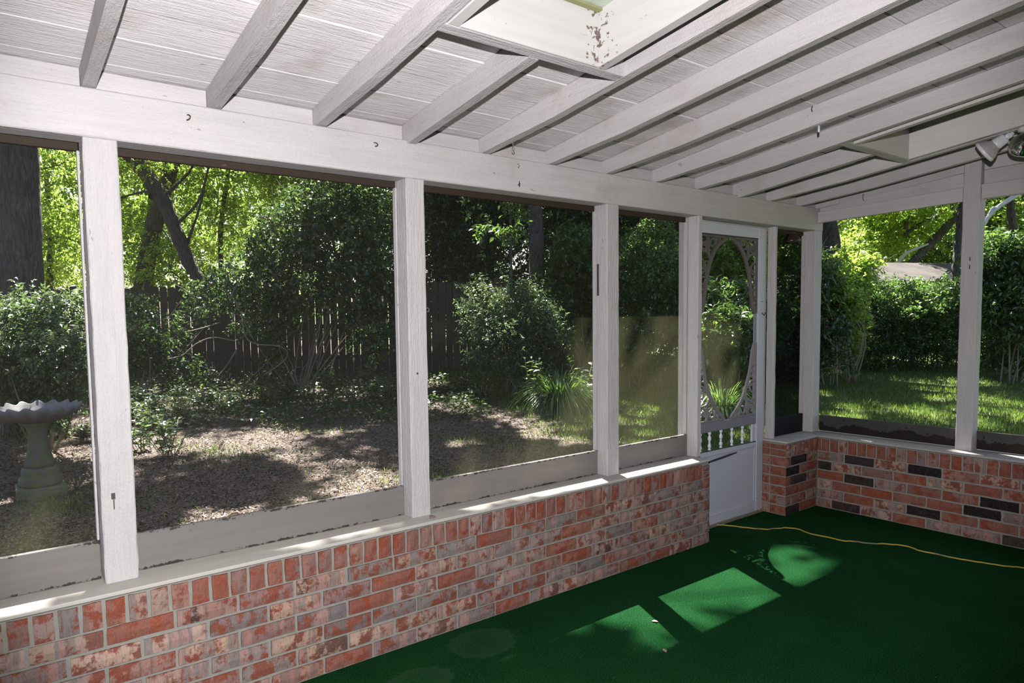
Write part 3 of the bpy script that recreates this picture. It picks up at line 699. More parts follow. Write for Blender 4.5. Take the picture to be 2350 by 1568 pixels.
# flood lamps under the rafters at the right edge
def flood(name, bell, neck, label, rb=.061, mats=(LAMPG, LAMPW, LENS), cat='lamp'):
    o = empty(name, bell); tag(o, label, cat)
    d = (neck-bell); L = d.length; q = d.normalized().to_track_quat('Z', 'Y').to_matrix().to_4x4(); M4 = Matrix.Translation(bell) @ q
    k = L/.215
    lathe('lens', [(0, -.006*k), (rb*.6, -.004*k), (rb*.95, .001*k), (rb*.99, .006*k)], mats[2], o, 28, M4)
    lathe('rim', [(rb*.97, .002*k), (rb*1.02, .006*k), (rb*1.02, .022*k), (rb*.985, .024*k)], mats[1], o, 28, M4)
    lathe('reflector', [(rb*.985, .0235*k), (rb*.90, .045*k), (rb*.74, .065*k), (rb*.58, .08*k), (rb*.5, .092*k)], mats[0], o, 28, M4)
    lathe('socket', [(rb*.5, .0915*k), (rb*.53, .095*k), (rb*.51, .108*k), (rb*.49, .110*k), (rb*.47, .160*k), (rb*.33, .166*k)], mats[1], o, 24, M4)
    lathe('arm', [(rb*.26, .1655*k), (rb*.26, .195*k), (rb*.17, .20*k), (rb*.17, .214*k), (0, .215*k)], mats[1], o, 16, M4)
    return o
bell = at(2255, 352, 3.60); neck = at(2326, 304, 3.50)
flood('flood_lamp', bell, neck, 'white flood lamp angled down-left below the rafters at the right edge')
bell2 = at(2352, 350, 3.60); neck2 = at(2372, 268, 3.49)
sb = empty('reflector_lamp', bell2); tag(sb, 'silvered round reflector lamp cut off by the right picture edge', 'lamp')
q = (neck2-bell2).normalized().to_track_quat('Z', 'Y').to_matrix().to_4x4(); M4 = Matrix.Translation(bell2) @ q
lathe('lens', [(0, -.012), (.04, -.009), (.064, 0), (.070, .008)], LENS, sb, 32, M4)
lathe('reflector', [(.0702, .0085), (.076, .022), (.077, .04), (.072, .062), (.060, .082), (.042, .096), (.028, .104), (.024, .112)], CHROME, sb, 36, M4)
lathe('socket', [(.0245, .1125), (.033, .115), (.033, .165), (.018, .17), (.018, .20), (0, .201)], LAMPW, sb, 24, M4)
jbx = empty('junction_plate', at(2420, 285, 3.68)); tag(jbx, 'round lamp plate fixed under the rafter, just outside the picture', 'fitting')
lathe('plate', [(0, .0), (.05, .0), (.055, -.006), (.05, -.02), (.02, -.03), (0, -.031)], LAMPW, jbx, 24, Matrix.Translation(Vector((4.089, at(2420, 285, 3.68).y, zraft(at(2420, 285, 3.68).y)-.0005))))
flood('eave_flood_lamp', at(1817, 557, 4.95), at(1812, 512, 4.95), 'dark bell-shaped flood lamp outside under the eave, seen through the dark narrow screen', .062, (BROWNL, BROWNL, BROWNL))

# extension cord
cpx = [(3.50, .235), (3.56, .201), (3.612, .165), (3.659, .098), (3.71, -.003), (3.773, -.083), (3.888, -.138), (3.932, -.203), (3.901, -.304), (3.917, -.406), (3.921, -.494), (3.968, -.552), (3.99, -.611), (4.072, -.695), (4.114, -.778), (4.086, -.853), (4.098, -.938), (4.099, -1.003), (4.12, -1.091), (4.149, -1.173), (4.175, -1.244), (4.217, -1.31), (4.30, -1.6), (4.28, -1.9)]
pts = crom([(a, b, .0048) for a, b in cpx], 5)
pts = [p + Vector((0, .006*math.sin(i*1.7), 0)) for i, p in enumerate(pts)]
tag(tube('extension_cord', pts, .0043, CORD, None, 8), 'long yellow and brown extension cord snaking over the green carpet from the door', 'cord')

# dead leaves
def deadleaf(p, s, rot, mat, label, curl=.3, grp=None):
    V = []; F = []; n = 6
    for i in range(n+1):
        u = i/n; w = math.sin(math.pi*min(1, u*1.02))**.8*.28; z = curl*math.sin(math.pi*u)*.25
        V += [(u-.5, -w, z+.10*w+.02), (u-.5, 0, z), (u-.5, w, z+.12*w+.02)]
    for i in range(n):
        for k in range(2): a = i*3+k; F.append((a, a+1, a+4, a+3))
    o = mk('dead_leaf', [Vector(v)*s for v in V], F, mat, None, True); o.location = p; o.rotation_euler = (0, 0, rot)
    sm = o.modifiers.new('thick', 'SOLIDIFY'); sm.thickness = .0006
    return tag(o, label, 'leaf', grp)
deadleaf((.375, .170, .669), .052, .1, DRYLEAF, 'curled brown dead leaf lying on top of the first wide kick board')
deadleaf((2.09, -.50, .002), .032, 2.2, TANLEAF, 'tan dead leaf on the nearer bright sun patch of the carpet')
deadleaf((1.90, -.70, .002), .03, 1.0, TANLEAF, 'small curled leaf at the near edge of the sun patches')
deadleaf((1.22, .045, ZS+.001), .05, .5, TANLEAF, 'pale seed pod leaf on the sill just right of the middle post')
deadleaf((1.20, -.86, zraft(-.86)+.180), .045, .7, DRYLEAF, 'pinkish dead leaf stuck under the pane of the big skylight')

# ------------------------------------------------------------------ yard ground
gx = np.arange(-14, 46, .5); gy = np.arange(-16, 46, .5)
V = []; F = []
for j, y in enumerate(gy):
    for i, x in enumerate(gx):
        V.append((x, y, ground_z(x, y) + .03*math.sin(x*1.3+y*.7)*math.sin(y*.9)*min(1, max(0, (y-1.2)/2))))
nx = len(gx)
for j in range(len(gy)-1):
    for i in range(nx-1): a = j*nx+i; F.append((a, a+1, a+nx+1, a+nx))
gr = mk('ground', V, F, GROUND, None, True); tag(gr, 'yard ground of bare leafy soil turning to lawn at the right', 'ground', kind='structure')

# ------------------------------------------------------------------ leaf engine
def leaf_mesh(name, P, D, Nn, L, Wd, mat, fold=.18):
    """One quad leaf at every point P, pointing along D, face normal about Nn."""
    n = len(P)
    D = D/np.linalg.norm(D, axis=1, keepdims=True)
    S = np.cross(D, Nn); S /= np.linalg.norm(S, axis=1, keepdims=True)+1e-9; N2 = np.cross(S, D)
    L = np.broadcast_to(np.asarray(L, float), (n,))[:, None]; Wd = np.broadcast_to(np.asarray(Wd, float), (n,))[:, None]
    v = np.empty((n, 4, 3)); v[:, 0] = P; v[:, 2] = P+D*L - N2*L*.12
    v[:, 1] = P+D*L*.45+S*Wd*.5+N2*Wd*fold; v[:, 3] = P+D*L*.45-S*Wd*.5+N2*Wd*fold
    me = bpy.data.meshes.new(name); me.vertices.add(n*4); me.vertices.foreach_set('co', v.reshape(-1))
    me.loops.add(n*4); me.loops.foreach_set('vertex_index', np.arange(n*4, dtype=np.int32))
    me.polygons.add(n); me.polygons.foreach_set('loop_start', np.arange(0, n*4, 4, dtype=np.int32)); me.polygons.foreach_set('loop_total', np.full(n, 4, dtype=np.int32))
    me.update(calc_edges=True); me.materials.append(mat); return me
def rdir(n):
    d = RG.normal(size=(n, 3)); return d/np.linalg.norm(d, axis=1, keepdims=True)
def cloud(blobs, ntwig, per, L, shell=.55, twig=.25, flat=.0):
    """Twigs of leaves spread through ellipsoid blobs [(centre, (rx,ry,rz), weight)]."""
    w = np.array([b[2] for b in blobs], float); w /= w.sum(); idx = RG.choice(len(blobs), ntwig, p=w)
    c = np.array([tuple(b[0]) for b in blobs])[idx]; r = np.array([b[1] for b in blobs])[idx]
    d = rdir(ntwig); rad = shell + (1-shell)*RG.random(ntwig)**.7; rad *= RG.uniform(.75, 1.12, ntwig)
    q = np.sin(c[:, :1]*7+d[:, :1]*5)*.5+.5
    base = c + d*r*rad[:, None]
    ax = d*.7 + rdir(ntwig)*.8 + np.array([0, 0, .15]); ax /= np.linalg.norm(ax, axis=1, keepdims=True)
    tpos = RG.random((ntwig, per)); ang = RG.random((ntwig, per))*6.283
    u = np.cross(ax, np.array([.3, .2, 1.])); u /= np.linalg.norm(u, axis=1, keepdims=True); v = np.cross(ax, u)
    radial = u[:, None]*np.cos(ang)[..., None]+v[:, None]*np.sin(ang)[..., None]
    P = base[:, None]+ax[:, None]*(tpos*twig)[..., None]
    D = ax[:, None]*.5+radial*.9+np.array([0, 0, -.15])
    N = np.array([0, 0, 1.])+rdir(ntwig*per).reshape(ntwig, per, 3)*.75
    sc = np.repeat(RG.uniform(.75, 1.2, ntwig), per)*RG.uniform(.8, 1.15, ntwig*per)
    return P.reshape(-1, 3), D.reshape(-1, 3), N.reshape(-1, 3), L*sc
def foliage(parent, blobs, ntwig, per, L, wr, mat, shell=.55, twig=.25, keep=None, name='foliage'):
    P, D, N, Ls = cloud(blobs, ntwig, per, L, shell, twig)
    g = np.array([P[:, 2] > -.05]).ravel()
    if keep is not None: g &= keep(P)
    me = leaf_mesh(name, P[g], D[g], N[g], Ls[g], Ls[g]*wr, mat)
    o = link(name, me, None, parent); o['kind'] = 'stuff'; return o
def pxr(npx, depth): return npx*depth/FPX
def blobpx(lst, depth, jd=.8):
    out = []
    for px, py, r, *w in lst:
        rr = pxr(r, depth); out.append((at(px, py, depth + RG.uniform(-jd, jd)*.5), (rr, rr*.9, rr), (w[0] if w else 1.)*rr*rr))
    return out
def root(name, p, label, cat, grp=None):
    o = empty(name, (p[0], p[1], ground_z(p[0], p[1]))); tag(o, label, cat, grp); return o
def limb(parent, name, pts, r0, r1, mat=BARK, seg=8, n=5):
    P = crom(pts, n); m = len(P); wv = .10 if r0 < .15 else .025
    rs = [(r0+(r1-r0)*i/(m-1))*(1+wv*math.sin(i*2.1+r0*90)) for i in range(m)]
    return tube(name, P, rs, mat, parent, seg)
def ground_pt(px, depth, dz=-.05):
    p = at(px, 800, depth); return Vector((p.x, p.y, ground_z(p.x, p.y)+dz))
def twigs(parent, centre_list, n, length, r, mat=TWIG, up=.3):
    paths = []
    for _ in range(n):
        b = Vector(rnd.choice(centre_list)); d = Vector((rnd.gauss(0, 1), rnd.gauss(0, 1), rnd.gauss(0, .7)+up)).normalized(); L = length*rnd.uniform(.5, 1.2)
        pts = [b]
        for k in range(4): d = (d+Vector((rnd.gauss(0, .3), rnd.gauss(0, .3), rnd.gauss(0, .3)))).normalized(); pts.append(pts[-1]+d*L/4)
        paths.append((pts, [r, r*.85, r*.65, r*.45, r*.25]))
    return tubes('branches', paths, mat, parent, 4)

# ------------------------------------------------------------------ fence beyond the yard
def fence(px0, px1, d0, d1, label, bh=1.9, gapw=.012):
    a = at(px0, 760, d0); b = at(px1, 760, d1); a.z = b.z = 0; L = (b-a).length; u = (b-a)/L; nrm = Vector((-u.y, u.x, 0)); ang = math.atan2(u.y, u.x)
    f = empty('board_fence', (a.x, a.y, 0)); tag(f, label, 'fence')
    meshes = []
    for k in range(5):
        w = .138; h = bh; c = .03
        pr = [(-w/2, 0), (w/2, 0), (w/2, h-c), (w/2-c, h), (-w/2+c, h), (-w/2, h-c)]
        V = [(x, y, z) for y in (0, .018) for x, z in pr]; F = [(5, 4, 3, 2, 1, 0), (6, 7, 8, 9, 10, 11)]+[(i, (i+1) % 6, (i+1) % 6+6, i+6) for i in range(6)]
        me = bpy.data.meshes.new('board'); me.from_pydata(V, [], F); me.update(); me.materials.append(FENCE); meshes.append(me)
    s = .07
    while s < L:
        o = bpy.data.objects.new('board', rnd.choice(meshes)); COL.objects.link(o); p = a+u*s
        o.location = (p.x, p.y, ground_z(p.x, p.y)-.03+rnd.uniform(-.02, .02)); o.rotation_euler = (0, rnd.uniform(-.008, .008), ang); o.parent = f; o.matrix_parent_inverse = Matrix.Translation(-f.location)
        o.scale = (1, 1, rnd.uniform(.98, 1.02)); s += .138+rnd.uniform(.004, .016)
    for zr in (.35, 1.0, 1.62):
        P = [a-nrm*-.03, b-nrm*-.03]; q0 = Vector((a.x, a.y, ground_z(a.x, a.y)+zr))+nrm*.04; q1 = Vector((b.x, b.y, ground_z(b.x, b.y)+zr))+nrm*.04
        hexa('rail', [q0+nrm*-.02+Vector((0, 0, -.045)), q1+nrm*-.02+Vector((0, 0, -.045)), q0+nrm*.02+Vector((0, 0, -.045)), q1+nrm*.02+Vector((0, 0, -.045)), q0+nrm*-.02+Vector((0, 0, .045)), q1+nrm*-.02+Vector((0, 0, .045)), q0+nrm*.02+Vector((0, 0, .045)), q1+nrm*.02+Vector((0, 0, .045))], FENCE, f, 0)
    s = .2
    while s < L:
        p = a+u*s+nrm*.10; z = ground_z(p.x, p.y); box('fence_post', p.x-.045, p.x+.045, p.y-.045, p.y+.045, z-.1, z+bh+.05, FENCE, f, 0); s += 2.4
    return f
fence(-260, 1420, 13.2, 14.2, 'long dark board fence running behind the bushes at the back of the yard')
fence(1840, 2010, 14.4, 15.2, 'short stretch of weathered board fence left of the clipped hedge', 1.7)

# ------------------------------------------------------------------ bird bath
bp = Vector((-.045, 4.55, 0)); bp.z = ground_z(bp.x, bp.y)
bb = empty('bird_bath', bp); tag(bb, 'weathered concrete bird bath with scalloped bowl, seen through the left screen', 'bird bath')
def twist(prof, tw, lob, amp, nm, mat, seg=40):
    V = []; F = []
    z0, z1 = prof[0][1], prof[-1][1]
    for r, z in prof:
        for k in range(seg):
            a = 2*math.pi*k/seg; ph = (z-z0)/(z1-z0+1e-6)*tw
            rr = r*(1+amp*math.sin(lob*(a+ph))); V.append((bp.x+rr*math.cos(a), bp.y+rr*math.sin(a), bp.z+z))
    for i in range(len(prof)-1):
        for k in range(seg): a = i*seg+k; b = i*seg+(k+1) % seg; F.append((a, b, b+seg, a+seg))
    F.append(tuple(range(seg))[::-1]); F.append(tuple((len(prof)-1)*seg+k for k in range(seg)))
    return mk(nm, V, F, mat, bb, True)
box('base_slab', bp.x-.19, bp.x+.19, bp.y-.19, bp.y+.19, bp.z-.03, bp.z+.085, STONE, bb, .012)
twist([(.165, .086), (.172, .10), (.168, .15), (.145, .17), (.150, .19), (.142, .235), (.120, .25)], .2, 5, .03, 'foot', STONE)
twist([(.12, .251), (.110, .29), (.092, .36), (.080, .44), (.076, .52), (.080, .58), (.095, .62), (.12, .645)], 1.3, 6, .07, 'pedestal', STONE)
V = []; F = []; seg = 128; lob = 17
prof = [(.10, .646), (.19, .665), (.27, .70), (.325, .735), (.352, .775), (.345, .800), (.325, .792), (.30, .762), (.22, .728), (.10, .712), (.0, .708)]
for i, (r, z) in enumerate(prof):
    k_ = min(1, max(0, (r-.16)/.17))
    for k in range(seg):
        a = 2*math.pi*k/seg; s_ = .5+.5*math.cos(lob*a); sc = 1+k_*(.10*s_-.06); dz = k_*.028*(s_-.6)
        V.append((bp.x+r*sc*math.cos(a), bp.y+r*sc*math.sin(a), bp.z+z+dz))
for i in range(len(prof)-1):
    for k in range(seg): a = i*seg+k; b = i*seg+(k+1) % seg; F.append((a, b, b+seg, a+seg))
mk('bowl', V, F, BOWL, bb, True)

# holes cut into the shading crowns so the sun lands on chosen spots
LIT = []   # cut-out holes: (x, y, rx, ry) where the sun should reach the ground
def gap(x, y, z=0., rx=.5, ry=.5): LIT.append((x+ .0 - .28*z, y - .62*z, rx, ry))
# porch front: sill and carpet patches
for a in ((3.15, -.22, .22, .05), (3.45, -.62, .27, .12), (3.2, -.55, .2, .2), (3.9, -.33, .3, .06), (4.05, -.52, .10, .07), (.65, -.62, .14, .07), (2.6, -.5, .50, .30), (1.92, -.5, .27, .26), (.95, -.72, .18, .08), (3.22, -.55, .26, .2), (3.55, -.35, .2, .14), (2.2, -.42, .3, .2), (4.45, -.62, .22, .1), (3.85, -.75, .12, .08), (2.7, .1, .8, .3), (1.9, .2, .4, .3)): gap(a[0], a[1], 0, a[2], a[3])
for px, d, r in ((480, 5.2, .45), (420, 4.6, .35), (860, 6.2, .35), (560, 11.0, .5), (700, 11.6, .4), (770, 10.8, .35), (640, 10.4, .4), (1290, 9.3, .55), (1260, 8.0, .5), (1200, 8.6, .35), (1060, 7.6, .3), (1500, 7.8, .3), (1460, 8.6, .35), (1080, 5.9, .4), (2000, 9.0, .6), (2120, 8.6, .6), (2280, 8.4, .8), (1950, 8.6, .4), (1060, 9.8, .4), (330, 6.3, .25), (980, 12, .5), (90, 6.6, .2), (1350, 7.4, .4), (1420, 7.2, .4)):
    q = ground_pt(px, d); gap(q.x, q.y, 0, r, r*.8)
for px, py, d, r in ((640, 560, 11.4, .55), (820, 540, 11.4, .5), (600, 650, 11.4, .5), (740, 620, 11.4, .45), (720, 480, 11.4, .5), (870, 460, 11.4, .4), (650, 740, 11.4, .3), (1350, 640, 10.6, .5), (1310, 590, 10.6, .4), (1290, 680, 10.6, .3), (1470, 640, 11.4, .35), (1530, 600, 11.4, .4), (1690, 620, 10, .35), (1970, 620, 11.6, .8), (2100, 660, 13.2, 1.2), (2230, 660, 13.2, .8), (2300, 590, 11.2, .8), (2270, 480, 10.4, .6), (1180, 700, 11, .25), (130, 700, 7.4, .12)):
    q = at(px, py, d); gap(q.x, q.y, q.z, r, r*.8)
for px, py, d, r in ((130, 430, 19, 1.6), (140, 560, 19, 1.5), (330, 430, 18.5, 1.5), (330, 560, 18.5, 1.4), (520, 420, 20, 1.6), (500, 530, 20, 1.5), (700, 400, 19, 1.5), (640, 330, 19, 1.2), (2050, 500, 22, 2.5), (2150, 520, 22, 2), (1960, 560, 22, 2), (2300, 540, 23, 2.5), (700, 540, 11.4, .9), (560, 640, 11.4, .8), (860, 560, 11.4, .8), (660, 640, 11.4, .7), (800, 640, 11.4, .5), (1283, 880, 9.5, 1.0), (1340, 640, 10.6, .6), (1500, 640, 11.4, .5), (2080, 670, 13.2, 1.5), (1640, 900, 8.7, .4)):
    q = at(px, py, d); gap(q.x, q.y, q.z, r, r)
gap(.74, .10, .53, .46, .15); gap(-.32, .10, .53, .30, .13); gap(1.8, .08, .53, .7, .15); gap(2.85, .03, .53, .4, .14)
LITA = np.array(LIT)
def shade_keep(P):
    gx_ = P[:, 0]-.28*P[:, 2]; gy_ = P[:, 1]-.62*P[:, 2]
    keep = np.ones(len(P), bool)
    for a, b, rx, ry in LITA: keep &= ((gx_-a)/rx)**2+((gy_-b)/ry)**2 > 1.0
    low = (gy_ < .3) & (gx_ < 5)
    wv = np.sin(7.3*gx_+2+1.5*np.sin(5*gy_))*np.sin(8.1*gy_+2.2*gx_+1)
    thr = np.where(low, .50, .42); thr = np.where(low & (gy_ > -.44) & (gy_ < -.08), 2., thr)
    keep |= wv > thr       # stray sprays of leaves inside the gaps mottle the light
    return keep
# ------------------------------------------------------------------ trees in view
# 1 big pine trunk at the left
d = 8.6; b0 = ground_pt(50, d); top = at(38, 330, d)
pine = root('pine_tree', b0, 'massive dark pine trunk filling the left edge behind the bushes', 'tree')
dirp = (top-at(50, 700, d)).normalized()
limb(pine, 'trunk', [b0-Vector((0, 0, .1)), at(48, 760, d), at(44, 600, d), top, top+Vector((0, 0, 3)), top+Vector((.1, .1, 7))], .31, .20, BARK, 20, 6)
# 2 leaning tree
d = 14.9
lean = root('leaning_tree', ground_pt(520, d), 'dark leaning trunk crossing the upper left opening beyond the fence', 'tree')
limb(lean, 'trunk', [ground_pt(530, d), at(480, 690, d), at(432, 600, d), at(400, 520, d), at(372, 455, d), at(325, 385, d), at(285, 335, d), at(230, 240, d), at(190, 120, d)], .13, .20, BARK, 12)
for P in ([(372, 455), (430, 400), (450, 370), (500, 330)], [(372, 455), (340, 440), (290, 450), (230, 470)], [(400, 520), (450, 470), (470, 420), (480, 380), (500, 340)], [(430, 560), (440, 530), (460, 470), (475, 400)]):
    limb(lean, 'branch', [at(x, y, d+rnd.uniform(-.2, .2)) for x, y in P], .04, .015, BARK, 6)
foliage(lean, blobpx([(300, 280, 150), (200, 200, 200), (420, 260, 130)], d), 1500, 9, .085, .5, LF_LIT)

def tree(px, d, label, crown, leaf, ntw, L=.10, wr=.5, tr=.11, trunk=None, bl=True, shell=.45, per=9, cat='tree', nm='tree', grp=None, twl=.3):
    kp = None if leaf is LF_LIT else (lambda P: shade_keep(P) | (P[:, 2] < 2.9))
    b = ground_pt(px, d); o = root(nm, b, label, cat, grp)
    tops = trunk or [(px, 760), (px+rnd.uniform(-15, 15), 560), (px+rnd.uniform(-25, 25), 420), (px+rnd.uniform(-30, 30), 300)]
    limb(o, 'trunk', [b]+[at(x, y, d) for x, y in tops], tr, tr*.45, BARK, 8)
    B = blobpx(crown, d, 1.6)
    if bl: twigs(o, [bb_[0] for bb_ in B], 14, pxr(170, d), .022, BARK)
    foliage(o, B, ntw, per, L, wr, leaf, shell, twl, kp)
    return o
# bright backlit trees beyond the fence, left
left_trees = [(110, 19, [(130, 420, 120), (60, 560, 100), (150, 560, 110), (200, 330, 120)], 'bright yellow-green tree between the pine trunk and the nearest post'),
              (330, 18.5, [(330, 430, 110), (300, 560, 95), (390, 620, 80), (370, 320, 120)], 'bright backlit tree behind the leaning trunk'),
              (520, 20, [(520, 400, 120), (490, 520, 100), (560, 320, 120)], 'sunlit airy tree right of the leaning trunk'),
              (700, 19, [(700, 420, 110), (640, 330, 120), (760, 330, 110)], 'sunlit tree crown over the middle of the first wide opening')]
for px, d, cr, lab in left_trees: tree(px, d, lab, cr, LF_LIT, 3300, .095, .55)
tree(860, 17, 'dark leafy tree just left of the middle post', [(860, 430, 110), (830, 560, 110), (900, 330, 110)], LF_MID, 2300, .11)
# far wall of dim woods
for px, d, lab in ((-60, 27, 'dim distant tree behind the pine trunk'), (250, 28, 'dim distant tree behind the backlit leaves at left'), (600, 28, 'dim distant tree beyond the first wide opening')):
    tree(px, d, lab, [(px, 620, 150), (px+120, 560, 130), (px-60, 480, 140), (px+80, 400, 110)], LF_LIT, 2300, .15, .55, .2)
# dark evergreens behind bays 2, 3 and the door
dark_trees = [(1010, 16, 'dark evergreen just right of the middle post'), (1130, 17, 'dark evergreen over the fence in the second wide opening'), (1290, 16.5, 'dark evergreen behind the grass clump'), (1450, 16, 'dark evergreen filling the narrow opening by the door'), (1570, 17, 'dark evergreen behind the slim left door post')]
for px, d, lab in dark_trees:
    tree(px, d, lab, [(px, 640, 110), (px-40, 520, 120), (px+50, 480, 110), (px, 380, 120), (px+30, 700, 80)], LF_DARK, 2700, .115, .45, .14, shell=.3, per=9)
for px, d, lab in ((1060, 24, 'sunlit distant tree glimpsed behind the dark evergreens'), (1350, 25, 'sunlit distant tree glimpsed above the grass clump'), (1560, 25, 'sunlit distant tree glimpsed behind the narrow opening')):
    tree(px, d, lab, [(px, 560, 90), (px-60, 470, 90), (px+60, 480, 90), (px+20, 620, 70), (px, 390, 90)], LF_LIT, 2200, .17, .55, .16)
tree(1228, 12.6, 'tall straight dark trunk in the middle of the second wide opening', [(1228, 250, 140), (1170, 300, 90), (1290, 300, 100)], LF_DARK, 1500, .11, .45, .19, [(1230, 760), (1232, 600), (1226, 440), (1222, 300), (1220, 150)])
tree(1172, 11.2, 'slender dark sapling stem left of the tall straight trunk', [(1172, 400, 70), (1150, 470, 60)], LF_MID, 700, .09, .45, .028, [(1172, 760), (1173, 600), (1171, 450), (1170, 330)], bl=False)
tree(1690, 13.5, 'tree with bright leaves seen through the oval of the screen door', [(1690, 590, 60), (1660, 520, 70), (1720, 530, 70), (1700, 640, 60)], LF_LIT, 1800, .13, .5, .12)
tree(1830, 18, 'tree behind the dark narrow screen', [(1820, 560, 70), (1850, 500, 80), (1790, 640, 70)], LF_LIT, 1500, .13, .5, .12)

# ------------------------------------------------------------------ shrubs
def shrub(px, d, label, blobs, leaf, ntw, L, wr=.45, stems=8, per=9, shell=.5, cat='shrub', nm='shrub', grp=None, bare=0, twl=.22, sr=.014):
    b = ground_pt(px, d); o = root(nm, b, label, cat, grp); B = blobpx(blobs, d, 1.0)
    paths = []
    for k in range(stems):
        e = Vector(rnd.choice(B)[0]) + Vector((rnd.gauss(0, .2), rnd.gauss(0, .2), rnd.gauss(0, .2))); s = b+Vector((rnd.gauss(0, .12), rnd.gauss(0, .12), 0)); m = (s+e)/2+Vector((rnd.gauss(0, .12), rnd.gauss(0, .12), .1))
        paths.append((crom([s, m, e], 4), [sr*(1-.08*i) for i in range(9)]))
    tubes('stems', paths, TWIG, o, 5)
    if bare: twigs(o, [bb_[0] for bb_ in B], bare, pxr(110, d), .012, TWIG)
    foliage(o, B, ntw, per, L, wr, leaf, shell, twl)
    return o
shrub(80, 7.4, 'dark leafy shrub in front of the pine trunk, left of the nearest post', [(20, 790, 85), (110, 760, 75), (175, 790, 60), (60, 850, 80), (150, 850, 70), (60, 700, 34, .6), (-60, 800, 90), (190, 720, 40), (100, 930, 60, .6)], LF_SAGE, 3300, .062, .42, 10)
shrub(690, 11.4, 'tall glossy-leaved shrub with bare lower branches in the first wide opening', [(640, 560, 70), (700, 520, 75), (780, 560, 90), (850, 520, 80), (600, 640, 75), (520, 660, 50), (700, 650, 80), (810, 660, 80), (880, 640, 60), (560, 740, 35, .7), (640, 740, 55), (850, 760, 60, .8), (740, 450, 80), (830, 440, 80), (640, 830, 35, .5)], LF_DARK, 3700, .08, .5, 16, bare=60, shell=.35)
shrub(340, 11.9, 'thin leafy shrub in front of the fence just right of the nearest post', [(300, 720, 45, .7), (330, 800, 50), (420, 860, 40, .7), (400, 760, 40, .4), (470, 690, 45, .5)], LF_DARK, 700, .07, .5, 9, bare=8)
shrub(1170, 11.0, 'sage green rounded shrub in the second wide opening', [(1120, 740, 60), (1190, 720, 70), (1240, 760, 60), (1150, 800, 70), (1220, 830, 50), (1100, 690, 40, .5)], LF_SAGE, 2600, .06, .4, 9)
shrub(1330, 12.6, 'glossy shrub with glinting leaves left of the narrow opening post', [(1320, 580, 50), (1350, 640, 60), (1290, 680, 55), (1360, 720, 50), (1270, 620, 40, .6), (1400, 600, 50), (1330, 760, 40, .6)], LF_MID, 2600, .085, .5, 9)
shrub(1480, 11.4, 'leafy shrub seen through the upper narrow opening', [(1460, 640, 60), (1530, 640, 60), (1500, 570, 60), (1440, 700, 50), (1560, 720, 60), (1500, 780, 60), (1440, 820, 45)], LF_MID, 3200, .07, .5, 9)
shrub(1690, 9.8, 'dense lance-leaved shrub filling the middle of the screen door', [(1640, 710, 50), (1700, 710, 50), (1660, 780, 65), (1720, 780, 60), (1690, 850, 50), (1760, 730, 45)], LF_MID, 2700, .10, .3, 9)
shrub(1840, 12.0, 'dim shrub behind the dark narrow screen', [(1800, 700, 50), (1850, 740, 60), (1820, 820, 50), (1870, 650, 50)], LF_DARK, 1300, .08, .45, 7)
shrub(1960, 11.6, 'loose shrub with bright yellow-green leaves at the left of the right-hand view', [(1950, 650, 35), (1975, 620, 28, .8), (1930, 700, 35), (1955, 740, 28), (1900, 720, 35), (1915, 620, 30, .7), (1940, 790, 25)], LF_LIT, 1200, .085, .45, 10, bare=12)
shrub(1905, 11.2, 'dark shrub against the corner post in the right-hand view', [(1895, 760, 45), (1900, 690, 45), (1920, 830, 30, .5), (1880, 640, 40)], LF_DARK, 600, .075, .45, 7, bare=14)
shrub(2310, 11.2, 'broad-leaved shrub with pale top leaves at the right picture edge', [(2290, 600, 55), (2340, 620, 55), (2270, 670, 50), (2330, 710, 65), (2290, 780, 60), (2360, 790, 60), (2400, 650, 80)], LF_MID, 4200, .092, .38, 10)
# clipped hedge
hd = 13.2; h_o = root('hedge', ground_pt(2080, hd), 'clipped dark green hedge in front of the neighbouring roof', 'hedge')
hb0 = []
for k in range(26):
    px = 1940+k*12.5; zt = 682+8*math.sin(k*1.3)+(18 if k < 2 else 0)
    for py, w_ in ((zt, 1.3), (zt+45, 1), (zt+95, .8), (zt+135, .55)): hb0.append((px, py, 34, w_))
foliage(h_o, blobpx(hb0, hd, 1.3), 9500, 8, .055, .5, LF_MID, .6, .14)
ps = []
for k in range(40):
    s_ = ground_pt(1975+k*7, hd+rnd.uniform(-.3, .4)); ps.append(([s_, s_+Vector((rnd.gauss(0, .08), rnd.gauss(0, .08), .6)), s_+Vector((rnd.gauss(0, .16), rnd.gauss(0, .16), 1.2))], .013))
tubes('stems', ps, TWIG, h_o, 4)
# right-hand background trees
rt_trees = [(1905, 16, 'thick dark forked trunk beside the corner post', [(1900, 300, 150), (1860, 380, 80)], LF_DARK, 900, .32, [(1905, 700), (1903, 620), (1905, 540), (1880, 440), (1860, 330)]),
            (2190, 14.6, 'dark upright trunk beside the right-hand post', [(2190, 330, 140), (2150, 400, 60)], LF_DARK, 1000, .11, [(2190, 700), (2192, 640), (2200, 540), (2208, 450), (2212, 330)]),
            (2326, 15.5, 'leaning dark trunk near the right picture edge', [(2310, 330, 130)], LF_MID, 900, .14, [(2370, 700), (2345, 600), (2328, 540), (2318, 470), (2312, 380)])]
for px, d, lab, cr, lf, nt, tr_, tk in rt_trees: tree(px, d, lab, cr, lf, nt, .12, .5, tr_, tk)
oak = root('oak_tree', ground_pt(2060, 22), 'spreading oak with long rising limbs above the neighbouring roof', 'tree')
limb(oak, 'trunk', [ground_pt(2060, 22), at(2062, 700, 22), at(2075, 620, 22)], .28, .2, BARK, 9)
limb(oak, 'branch', [at(2075, 625, 22), at(2110, 585, 22), at(2150, 545, 22), at(2190, 500, 21.5), at(2250, 430, 21), at(2330, 360, 21)], .14, .13, BARK, 8)
